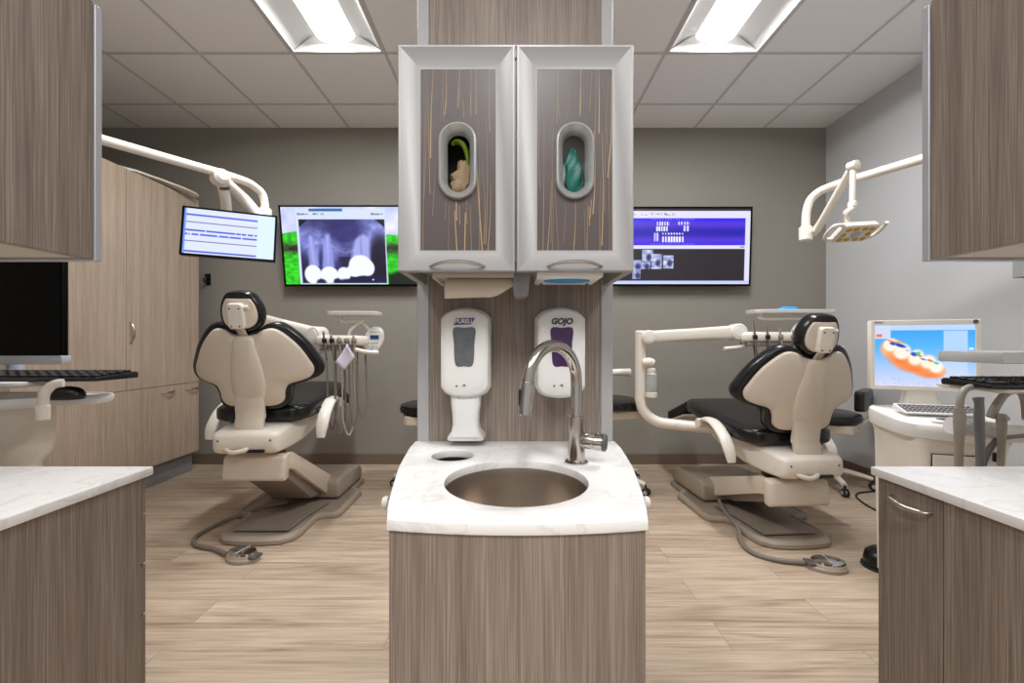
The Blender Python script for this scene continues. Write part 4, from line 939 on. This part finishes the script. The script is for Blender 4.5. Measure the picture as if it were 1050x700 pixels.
    # whip arm rising from the head
    MB().tube([(h0.x + head_len * .55, h0.y - .03, hz + .03), (h0.x + head_len * .6, h0.y - .03, hz + .07), (h0.x + head_len * .6 + .075, h0.y - .02, hz + .13)], [.008, .010, .007], 10, 4).build('holder_arm', 'cream', t)
    if cap_bits:
        b = MB().tube([(.01, -.02, .93), (.05, -.03, .935), (.075, -.03, .925)], [.03, .032, .028], 14, 4).build('bottle_bracket', 'cream', t)
        MB().lathe([(.022, .895), (.028, .890), (.028, .868), (.024, .866)], (.065, -.03, 0), n=20).build('bottle_cap', 'cream', t)
        MB().lathe([(.024, .867), (.036, .855), (.038, .80), (.036, .73), (.03, .715)], (.065, -.03, 0), n=24).build('water_bottle', 'bottle', t)
        MB().lathe([(.032, .735), (.039, .73), (.039, .70), (.032, .695)], (.065, -.03, 0), n=24).build('bottle_base', 'cream', t)
    return t, h0 + O, hz, tz_
d_r = delivery((.882, 3.0), 1.135, 1.105, (1.53, 2.98, 1.14), (1.36, 2.86, .50), 'dental delivery unit of the right chair, arm and post with water bottle', .50, True)
d_l = delivery((-1.86, 2.98), 1.26, 1.25, (-1.245, 2.80, 1.115), (-1.52, 2.86, .44), 'dental delivery unit of the left chair, hoses hanging below oval touch pad', .27, False)
# paper slip clipped to the left unit
h0 = d_l[1]
m = MB(); vs = []; fs = []
TL, TR, BR, BL = W(356, 352, 2.66), W(364, 366, 2.66), W(352.5, 380, 2.655), W(343.5, 371.5, 2.655)
for i in range(7):
    for j in range(7):
        u, v_ = i / 6, j / 6; q = (TL * (1 - u) + TR * u) * (1 - v_) + (BL * (1 - u) + BR * u) * v_; q = q + Vector((0, .012 * math.sin(PI * v_) * (1 - u), 0)); vs.append(q - TL)
for i in range(6):
    for j in range(6): fs.append([i * 7 + j, i * 7 + j + 1, (i + 1) * 7 + j + 1, (i + 1) * 7 + j])
o = m.add(vs, fs).build('paper_slip', 'lav', None, TL); s_ = o.modifiers.new('thickness', 'SOLIDIFY'); s_.thickness = .001
tag(o, 'pale lavender paper slip hanging crooked from the left delivery unit', 'paper')
tp = W(808, 321, 2.96); tp.z = d_r[3] + .006
bl = MB().rings([[(x * s_ + .006 * math.sin(9 * y * 20), y * s_, z) for x, y in spline([(-.05, -.03), (0, -.04), (.05, -.03), (.055, .02), (0, .035), (-.05, .025)], 5)] for s_, z in ((1, 0), (1.04, .012), (.9, .026), (.6, .034), (.1, .03))]).build('blue_wrap', 'blue', None, tp); tag(bl, 'bright blue wrapped bundle on the tray of the right delivery unit', 'bundle')

# ------------------------------------------------------------------ stools
def stool(x, y, zs, rz, label, cat_group, arm=None, flip=1):
    t = empty('stool', (x, y, 0), label, 'stool', cat_group, rz)
    MB().lathe([(.03, zs - .03), (.19, zs - .03), (.225, zs - .015), (.232, zs + .01), (.222, zs + .035), (.18, zs + .048), (.05, zs + .045), (.005, zs + .044)], n=44).build('seat', 'leather', t, smooth=50)
    MB().rings([[(a, b, z) for a, b in rrect(-.2 + i_, -.17 + i_, .2 - i_, .17 - i_, .05, 6)] for i_, z in ((.03, zs - .095), (.0, zs - .085), (.0, zs - .035), (.01, zs - .031))]).build('seat_pan', 'shell', t, smooth=40)
    MB().lathe([(.026, .28), (.026, zs - .09)], n=20).build('lift_column', 'darkcap', t)
    MB().lathe([(.038, .10), (.042, .11), (.036, .29), (.03, .295)], n=20).build('column_sleeve', 'cream', t)
    for k in range(5):
        a = 2 * PI * k / 5 + .3; c, s_ = math.cos(a), math.sin(a)
        lg = MB().tube([(.02 * c, .02 * s_, .125), (.15 * c, .15 * s_, .112), (.285 * c, .285 * s_, .082)], [.028, .024, .018], 12, 4, .8).build('leg', 'cream', t)
        cs = MB(); cs.cyl((.29 * c - .018 * -s_, .29 * s_ - .018 * c, .03), (.29 * c - .006 * -s_, .29 * s_ - .006 * c, .03), .029, n=20, bev=.004); cs.cyl((.29 * c + .006 * -s_, .29 * s_ + .006 * c, .03), (.29 * c + .018 * -s_, .29 * s_ + .018 * c, .03), .029, n=20, bev=.004)
        cs.cyl((.285 * c, .285 * s_, .04), (.285 * c, .285 * s_, .08), .008, n=10); w_ = cs.build('caster', 'rubber', t)
        h_ = MB(); h_.cyl((.29 * c - .021 * -s_, .29 * s_ - .021 * c, .03), (.29 * c + .021 * -s_, .29 * s_ + .021 * c, .03), .014, n=14); h_.build('hub', 'silver', w_)
    if arm == 'bar':
        MB().tube([(-.22, .12, zs - .06), (-.27, .12, zs + .1), (-.24, .1, zs + .2), (0, -.05, zs + .235), (.13, -.08, zs + .235)], [.016, .018, .02, .024, .030], 14, 6).build('support_arm', 'cream', t)
    if arm == 'back':
        MB().tube([(.15, .12, zs - .06), (.24, .16, zs - .0), (.26, .18, zs + .10)], .014, 12, 5).build('back_bar', 'cream', t)
        MB().rings([[(x_, y_, z) for x_, y_ in rrect(.19, -.1 + i_, .25, .30 - i_, .025, 5)] for i_, z in ((.03, zs + .07), (0, zs + .09), (0, zs + .19), (.03, zs + .21))]).build('backrest', 'leather', t, smooth=50)
    if arm == 'lever': MB().tube([(.1, -.1, zs - .075), (.22, -.13, zs - .09), (.30, -.15, zs - .092)], [.006, .006, .012], 10, 4).build('lever', 'cream', t)
    return t
stool(.71, 3.22, .615, .25, 'black stool with cream support arm, right of the centre divider', 'operator stools', 'bar')
stool(-.585, 3.2, .585, .2, 'black stool peeking out left of the centre divider', 'operator stools', None)
stool(2.36, 3.3, .507, -.82, 'black stool behind the right dental chair by the right wall', 'operator stools', 'back')

# ------------------------------------------------------------------ light arm on the right, monitor arm on the left
dl = empty('dental_light', (XR, .9, 2.0), 'white dental light on a jointed pole at the right wall', 'dental light')
O = Vector((XR, .9, 2.0))
zP = 2.025
a0 = Vector((2.72, .96, zP)); a1 = Vector((2.134, 2.276, zP)); a2 = Vector((1.965, 2.655, zP)); a3 = Vector((1.90, 2.75, zP - .035)); a4 = Vector((1.872, 2.775, zP - .12)); a5 = Vector((1.868, 2.78, 1.76))
MB().tube([q - O for q in (a0, a1, a2, a3, a4, a5)], .0245, 16, 6).build('pole', 'cream', dl)
MB().box((-.05, -.03, -.10), (-.0005, .15, .15), .01).build('wall_mount', 'cream', dl)
MB().cyl(a5 - O + Vector((0, 0, .045)), a5 - O + Vector((0, 0, -.045)), .038, n=24, bev=.006).build('pivot', 'cream', dl)
b0 = a5 + Vector((.05, -.03, .02)); b1 = W(875, 170, 2.40)
MB().tube([q - O for q in (a5 + Vector((.0, -.02, .01)), b0, b1)], [.025, .023, .021], 14, 5).build('lower_arm', 'cream', dl)
MB().lathe([(.014, -.026), (.026, -.022), (.026, .022), (.014, .026)], b1 - O, (.3, -1, 0), 22).build('elbow', 'cream', dl)
c1 = W(874, 210, 2.40)
MB().tube([b1 - O, (b1 + c1) / 2 - O, c1 - O], .0155, 14, 4).build('drop_arm', 'cream', dl)
MB().cyl(c1 - O + Vector((0, 0, .018)), c1 - O + Vector((.002, 0, -.016)), .023, n=20, bev=.006).build('drop_joint', 'cream', dl)
c2 = W(868, 220, 2.38); c3 = W(869, 231, 2.40)
MB().tube([q - O for q in (c1 + Vector((0, 0, -.02)), c2 + Vector((.0, 0, .01)), c2, c3)], [.018, .016, .014, .014], 12, 5).build('yoke', 'cream', dl)
hm = Matrix.Translation(W(876, 238, 2.42) - O) @ Matrix.Rotation(math.radians(-3), 4, 'Y') @ Matrix.Rotation(math.radians(-27), 4, 'X') @ Matrix.Scale(.80, 4)
m = MB(); m.T = hm; m.rings([[(x, y, z) for x, y in rrect(-.125 + i_, -.085 + i_, .125 - i_, .085 - i_, .03, 6)] for i_, z in ((.02, .028), (.004, .022), (0, .008), (0, -.012), (.008, -.02), (.014, -.02))]); hd = m.build('lamp_head', 'cream', dl, smooth=40)
for k, (x, y) in enumerate(((-.08, -.05), (-.03, -.056), (.03, -.056), (.08, -.05), (-.085, .0), (.085, .0), (-.08, .05), (-.03, .052), (.03, .052), (.08, .05))):
    m = MB(); m.T = hm; m.lathe([(.018, -.019), (.018, -.0235), (.014, -.026), (.004, -.022)], (x, y, 0), n=18); m.build('lens', 'amber', hd)
m = MB(); m.T = hm; m.lathe([(.03, -.0195), (.03, -.023), (.01, -.0235)], (0, 0, 0), n=18); m.build('sensor', 'silver', hd)
for sx in (-1, 1):
    m = MB(); m.T = hm; m.tube([(sx * .115, -.07, 0), (sx * .15, -.078, .004), (sx * .178, -.06, .008), (sx * .182, .0, .008), (sx * .17, .055, .004), (sx * .14, .066, 0), (sx * .112, .06, 0)] if sx < 0 else [(sx * .112, .06, 0), (sx * .15, .055, .0), (sx * .178, .02, .006), (sx * .184, -.04, .01), (sx * .175, -.075, .012)], .0125, 12, 5); m.build('handle', 'cream', hd)

ma = empty('monitor_boom', (XL, -.58, 2.0), 'long white ceiling-height pole arm above the tall cabinet holding the tilted monitor', 'monitor arm')
O = Vector((XL, -.58, 2.0))
k0 = Vector((-3.71, -.59, zP)); k1 = Vector((-1.932, 2.056, zP)); k2 = Vector((-1.62, 2.52, zP)); k3 = W(263, 193, 2.66); k4 = W(271, 206, 2.70); k5 = W(272, 236, 2.70)
MB().tube([q - O for q in (k0, k1, k2, k3, k4, k5)], .0235, 16, 6).build('pole', 'cream', ma)
MB().box((.0005, -.09, -.10), (.05, .09, .14), .01).build('wall_mount', 'cream', ma)
MB().cyl(W(272, 214, 2.70) - O, W(272, 240, 2.70) - O, .037, n=22, bev=.005).build('pivot', 'cream', ma)
kn = W(226, 182, 2.46)
MB().tube([W(270, 228, 2.68) - O, W(250, 204, 2.62) - O, kn - O], [.032, .034, .028], 16, 5).build('spring_arm', 'cream', ma)
MB().lathe([(.022, -.045), (.042, -.04), (.042, .03), (.022, .045)], kn - O, (.8, -.6, 0), 24).build('elbow', 'cream', ma)
kd = W(232.5, 226, 2.60)
MB().tube([kn - O, W(231.5, 205, 2.54) - O, kd - O], .028, 16, 4).build('drop_post', 'cream', ma)
MB().cyl(W(229.3, 190, 2.49) - O, W(229.8, 193, 2.50) - O, .0305, n=20).build('drop_collar', 'darkcap', ma)
MB().tube([kd - O, kd - O + Vector((0, -.015, -.02)), kd - O + Vector((.003, -.045, -.03))], .02, 10, 3).build('mount_head', 'darkcap', ma)
mo = empty('tilted_monitor', W(236, 240.5, 2.47), 'black-framed monitor showing white schedule with blue rows, hanging near tall cabinet', 'monitor')
mo.rotation_euler = (math.radians(-6), math.radians(1.5), math.radians(20))
MB().box((-.232, .0, -.138), (.232, .03, .138), .005).build('housing', 'black', mo)
bz = MB(); bz.box((-.232, -.005, .129), (.232, -.0002, .138)).box((-.232, -.005, -.138), (.232, -.0002, -.127)).box((-.232, -.005, -.127), (-.221, -.0002, .129)).box((.222, -.005, -.127), (.232, -.0002, .129)); bz.build('bezel', 'gblack', mo, smooth=0)
s_ = screen('screen', .443, .256, 160, 90, pic_sched, SM, mo); s_.location = (0, 0, .001)

# ------------------------------------------------------------------ left tray stand, keyboard, mouse, dark monitor
ts = empty('tray_stand', (-1.60, 1.40, 0), 'white pedestal stand with oval work tray at the left edge', 'stand'); O = Vector((-1.60, 1.40, 0))
MB().lathe([(.15, 0), (.16, .01), (.16, .03), (.09, .05), (.062, .06), (.062, .60), (.072, .605), (.073, .655), (.066, .662), (.066, .678), (.073, .69), (.090, .715), (.098, .78), (.098, .845), (.094, .87)], n=36).build('pedestal', 'cream', ts)
ov = spline([(.26, .06), (.20, .10), (.05, .11), (-.15, .11), (-.36, .10), (-.42, .0), (-.36, -.19), (-.10, -.20), (.05, -.13), (.18, -.03)], 6)
MB().rings([[(x * s_ , y * s_, z) for x, y in ov] for s_, z in ((.96, .872), (1.0, .882), (1.005, .895), (.985, .902), (.96, .902), (.94, .896), (.3, .896))]).build('tray', 'white', ts, smooth=40)
hd0 = W(44, 424, 1.25) - O
MB().tube([hd0, hd0 + Vector((.002, 0, .05)), hd0 + Vector((.006, .008, .070)), hd0 + Vector((.018, .016, .083)), hd0 + Vector((.034, .024, .086))], [.013, .013, .013, .012, .012], 14, 6).build('tray_handle', 'cream', ts)
MB().lathe([(.012, -.02), (.016, -.016), (.016, .022), (.013, .026)], hd0, n=20).build('handle_socket', 'cream', ts)
# keyboard shelf carried by the same stand
MB().rings([[(x, y, z) for x, y in rrect(-.36 + i_, -.10 + i_, .128 - i_, .125 - i_, .03, 5)] for i_, z in ((.012, .936), (0, .942), (0, .950), (.006, .952))]).build('keyboard_shelf', 'white', ts, smooth=40)
MB().box((-.30, .0, .902), (-.24, .06, .9365), .008).build('shelf_riser', 'cream', ts)
MB().box((.03, .02, .902), (.09, .06, .9525), .008).build('shelf_riser', 'cream', ts) if False else None
def keyboard(loc, w_, label, rz=0.0):
    t = empty('keyboard', loc, label, 'keyboard', 'black keyboards', rz)
    MB().prism([(-.075, 0), (-.078, .006), (-.07, .012), (.07, .022), (.078, .016), (.076, 0)], 'x', -w_ / 2, w_ / 2, .004, 2).build('case', 'black', t, smooth=35)
    k = MB()
    for j in range(5):
        y = -.056 + .027 * j; z = .0135 + .0020 * j
        for i in range(15):
            x = -w_ / 2 + .022 + (w_ - .044) * i / 14; k.box((x - .0095, y - .010, z), (x + .0095, y + .010, z + .006), .0015, 1)
    k.build('keys', 'rubber', t, smooth=30)
    return t
keyboard((-1.52, 1.41, .9525), .50, 'black keyboard on the white shelf at the left edge')
ms = MB(); rs = []
for s_, z in ((.94, 0), (1, .006), (.97, .018), (.85, .029), (.6, .036), (.25, .039), (.03, .0395)): rs.append([(.058 * s_ * math.cos(2 * PI * k / 28), .034 * s_ * math.sin(2 * PI * k / 28), z) for k in range(28)])
pm = W(68, 405, 1.36); pm.z = .8965
o = ms.rings(rs).build('computer_mouse', 'black', None, pm, (0, 0, -.1)); tag(o, 'black computer mouse on the oval white tray at the left', 'mouse')
MB().box((-.02, -.001, .0375), (-.004, .001, .0415)).build('scroll_wheel', 'rubber', o)
dm = empty('dark_monitor', (-1.90, 1.62, .99), 'switched-off black monitor with silver lower bezel at the left edge', 'monitor'); 
MB().box((-.26, .0, .0), (.235, .022, .39), .004).build('housing', 'gblack', dm)
MB().box((-.258, -.004, .034), (.229, -.0002, .386)).build('screen', 'gblack', dm, smooth=0)
MB().box((-.26, -.007, .0), (.237, .030, .033), .004).build('lower_bezel', 'silver', dm)
MB().tube([(-.02, .036, .15), (-.02, .07, .1), (-.02, .07, -.02), (-.02, .065, -.03)], .025, 12, 4).build('stand_neck', 'silver', dm)
MB().rings([[(x, y, z) for x, y in rrect(-.27 + i_, -.17 + i_, .155 - i_, .10 - i_, .04, 6)] for i_, z in ((.004, -.052), (0, -.048), (0, -.036), (.006, -.030))]).build('stand_base', 'silver', dm, smooth=40)
# shelf and leg that carry the dark monitor
ms_ = empty('monitor_shelf', (-1.93, 1.57, 0), 'white shelf on a post under the dark monitor at the left edge', 'shelf')
MB().box((-.22, -.12, .918), (.17, .13, .9375), .006).build('shelf', 'white', ms_)
MB().cyl((-.05, .05, .03), (-.05, .05, .918), .03, n=20).build('post', 'cream', ms_)
MB().lathe([(.17, 0), (.18, .01), (.17, .025), (.05, .035)], (-.05, .05, 0), n=32).build('foot', 'cream', ms_)

# ------------------------------------------------------------------ scanner cart with monitor on the right
sc_ = empty('scanner_cart', (1.712, 1.74, 0), 'ivory dental scanner cart with keyboard deck by the right wall', 'cart', None, math.radians(-16)); sc_.scale = (.66, .72, .945)
rs = []
for z, hw, y0, y1 in ((.06, .19, -.16, .32), (.40, .20, -.17, .32), (.66, .205, -.18, .32), (.72, .21, -.185, .32), (.75, .22, -.20, .32)):
    rs.append([(x, y, z) for x, y in rrect(-hw, y0, hw, y1, .05, 6)])
MB().rings(rs).build('body', 'ivory', sc_, smooth=40)
for cx in (-.15, .15):
    for cy in (-.12, .28): MB().cyl((cx - .015, cy, .03), (cx + .015, cy, .03), .029, n=18).build('caster', 'rubber', sc_)
for z0, z1 in ((.595, .69), (.48, .585), (.36, .47)):
    MB().box((-.155, -.193, z0), (.055, -.165, z1), .004).build('drawer', 'ivory', sc_); 
    m = MB()
    for lo, hi in (((-.158, z0 - .003), (.058, z0 - .0005)), ((-.158, z1 + .0005), (.058, z1 + .003)), ((-.158, z0 - .0005), (-.1555, z1 + .0005)), ((.0555, z0 - .0005), (.058, z1 + .0005))): m.box((lo[0], -.188, lo[1]), (hi[0], -.16, hi[1]))
    m.build('drawer_gap', 'gap', sc_, smooth=0)
MB().box((.118, -.198, .675), (.138, -.17, .71), .004).build('latch', 'black', sc_)
dk = spline([(-.24, .29), (-.10, .33), (.10, .33), (.24, .29), (.27, .02), (.25, -.14), (.14, -.225), (0, -.25), (-.14, -.225), (-.25, -.14), (-.27, .02)], 5)
def dz(x, y): return .02 * (y + .25) / .44
dkm = MB(); rs = []
for s_, z in ((.90, .742), (.98, .752), (1.0, .775), (.985, .80), (.95, .808), (.4, .808)): rs.append([(x * s_, y * s_, z + dz(0, y * s_) * (1 if z > .77 else .2)) for x, y in dk])
deck = dkm.rings(rs).build('deck', 'white', sc_, smooth=40)
kb = MB().prism([(-.02, .829), (-.02, .836), (.11, .862), (.12, .85), (.12, .835)], 'x', -.19, .19, .004, 2).build('keyboard', 'white', sc_)
m = MB()
for j in range(4):
    for i in range(15): x = -.172 + .0246 * i; y = .0 + .026 * j; m.box((x - .009, y - .009, .840 + .0052 * j), (x + .009, y + .009, .8455 + .0052 * j), .001, 1)
m.build('keys', 'grey', kb, smooth=0)
MB().rings([[(x * s_, y * s_ - .09, .824 + q) for x, y in spline([(-.035, -.012), (0, -.018), (.035, -.012), (.012, .022), (0, .03), (-.012, .022)], 4)] for s_, q in ((1, 0), (1, .006), (.7, .010), (.1, .011))]).build('trackball', 'darkcap', deck, smooth=40)
MB().tube([(-.10, -.125, .826), (-.05, -.14, .825), (.02, -.138, .825), (.09, -.125, .827)], [.002, .005, .005, .002], 8, 5).build('grip_slot', 'darkcap', deck)
MB().tube([(-.15, -.17, .816), (-.06, -.20, .814), (.06, -.205, .814), (.13, -.19, .815)], [.002, .004, .004, .002], 8, 5).build('front_groove', 'hose', deck)
sm = empty('scanner_monitor', (1.79, 1.90, 1.016), 'ivory monitor showing a coloured tooth scan above the scanner cart', 'monitor', None, math.radians(-22))
hw, hh = .187, .153
MB().box((-hw, .0, -hh), (hw, .045, hh), .006).build('housing', 'ivory', sm)
bz = MB()
for lo, hi in (((-hw, hh - .021), (hw, hh)), ((-hw, -hh), (hw, -hh + .017)), ((-hw, -hh + .017), (-hw + .014, hh - .021)), ((hw - .018, -hh + .017), (hw, hh - .021))): bz.box((lo[0], -.007, lo[1]), (hi[0], -.0002, hi[1]), .0015, 1)
bz.build('bezel', 'ivory', sm, smooth=30)
s_ = screen('screen', 2 * hw - .032, 2 * hh - .038, 180, 130, pic_scan, SM, sm); s_.location = (-.002, 0, -.002)
MB().lathe([(.009, 0), (.009, .0015), (.002, .002)], (.168, -.007, .143), (0, -1, 0), 16).build('badge', 'darkcap', sm)
MB().box((-.175, -.0085, .141), (-.145, -.0068, .146)).build('badge', 'grey', sm)
MB().rings([[(x, y, z) for x, y in rrect(-a_, .01, a_, .07, .02, 5)] for a_, z in ((.055, -.135), (.055, -.17), (.065, -.215), (.07, -.234))]).build('stand', 'ivory', sm, smooth=40)

# assistant arm with suction tools at the right edge
ia = empty('instrument_holder', (1.82, 1.36, 0), 'cream suction instrument holder with grey tubing at the right edge', 'instrument holder'); O = Vector((1.82, 1.36, 0))
MB().lathe([(.16, 0), (.17, .01), (.16, .03), (.05, .05), (.04, .06), (.04, .915), (.03, .922)], n=32).build('post', 'cream', ia)
p0, p1 = W(975, 436, 1.36) - O, W(1046, 445, 1.36) - O
MB().tube([p0, (p0 + p1) / 2, p1, Vector((-.03, .0, p1.z - .005))], [.026, .027, .027, .025], 18, 4).build('holder_bar', 'white', ia)
def tool(name, pts, rr, mt, d):
    P_ = [W(a, b, d) - O for a, b in pts]; return MB().tube(P_, rr, 14, 6).build(name, mt, ia)
t1 = tool('suction_tip', [(983, 478), (983.5, 455), (984, 432), (984, 418)], [.0105, .011, .015, .0135], 'tool', 1.315)
MB().tube([q - O for q in (W(984, 420, 1.315), W(985, 408, 1.318), W(990, 399, 1.325), W(1003, 396, 1.33), W(1040, 397, 1.34), W(1062, 399, 1.35))], [.0095, .0095, .0095, .009, .009, .009], 14, 6).build('suction_tube', 'tool', t1)
tool('syringe', [(1005, 480), (1005, 455), (1004, 430), (1004, 414), (1003, 408)], [.010, .011, .0125, .011, .014], 'tool_d', 1.315)
t3 = tool('suction_handle', [(1026, 478), (1027, 455), (1027, 436), (1026.5, 424)], [.0085, .009, .013, .010], 'tool', 1.315)
tool('lower_hose', [(1003, 492), (1010, 470), (1018, 456), (1030, 448), (1050, 446)], .009, 'tool_d', 1.34)
tool('upper_hose', [(1016, 428), (1022, 415), (1032, 403), (1044, 401), (1050, 410), (1052, 430)], [.012, .011, .010, .009, .009, .009], 'tool', 1.33)
MB().cyl(W(1026, 430, 1.315) - O, W(1033, 428, 1.30) - O, .009, n=12).build('valve', 'tool', t3)
# small console plate behind the bar
MB().rings([[(x, y, z) for x, y in rrect(-.43 + i_, .10 + i_, .02 - i_, .20 - i_, .02, 5)] for i_, z in ((.01, .865), (0, .872), (0, .886), (.01, .892))]).build('side_plate', 'white', ia, smooth=40) if False else None
# keyboard shelf on the same post, keyboard and the frosted plate above
MB().rings([[(x, y, z) for x, y in rrect(-.40 + i_, -.09 + i_, .25 - i_, .12 - i_, .03, 5)] for i_, z in ((.012, .922), (0, .927), (0, .934), (.006, .936))]).build('keyboard_shelf', 'cream', ia, smooth=40)
keyboard((1.645, 1.345, .9365), .50, 'black keyboard at the right edge below the frosted plate', 0.0)
fp = empty('frosted_plate', (1.89, 1.40, .97), 'frosted white plate above the keyboard at the right edge', 'plate')
MB().box((-.43, -.10, .038), (.20, .10, .074), .006).build('plate', 'frost', fp)
MB().box((.06, .0, -.0335), (.09, .06, .0375), .004).build('plate_foot', 'cream', fp)

# ------------------------------------------------------------------ bits on the floor at the right
cb = MB().tube([(2.73, 3.30, .006), (2.62, 3.14, .006), (2.46, 3.09, .006), (2.38, 3.02, .006), (2.335, 2.92, .006), (2.31, 2.80, .006), (2.30, 2.6, .006)], .006, 8, 8)
o = cb.build('power_cord', 'black'); tag(o, 'thin black cord on the floor near the right wall', 'cord')
fb = empty('black_pedal', (1.765, 2.08, 0), 'black rounded foot switch on the floor beside the right base cabinet', 'foot switch')
MB().rings([[(.075 * s_ * math.cos(2 * PI * k / 30), .075 * s_ * math.sin(2 * PI * k / 30), z) for k in range(30)] for s_, z in ((.95, .0005), (1, .01), (1, .04), (.9, .07), (.6, .088), (.1, .092))]).build('cover', 'black', fb, smooth=50)
MB().lathe([(.085, .0), (.085, .008), (.078, .010)], n=30).build('rim', 'rubber', fb)
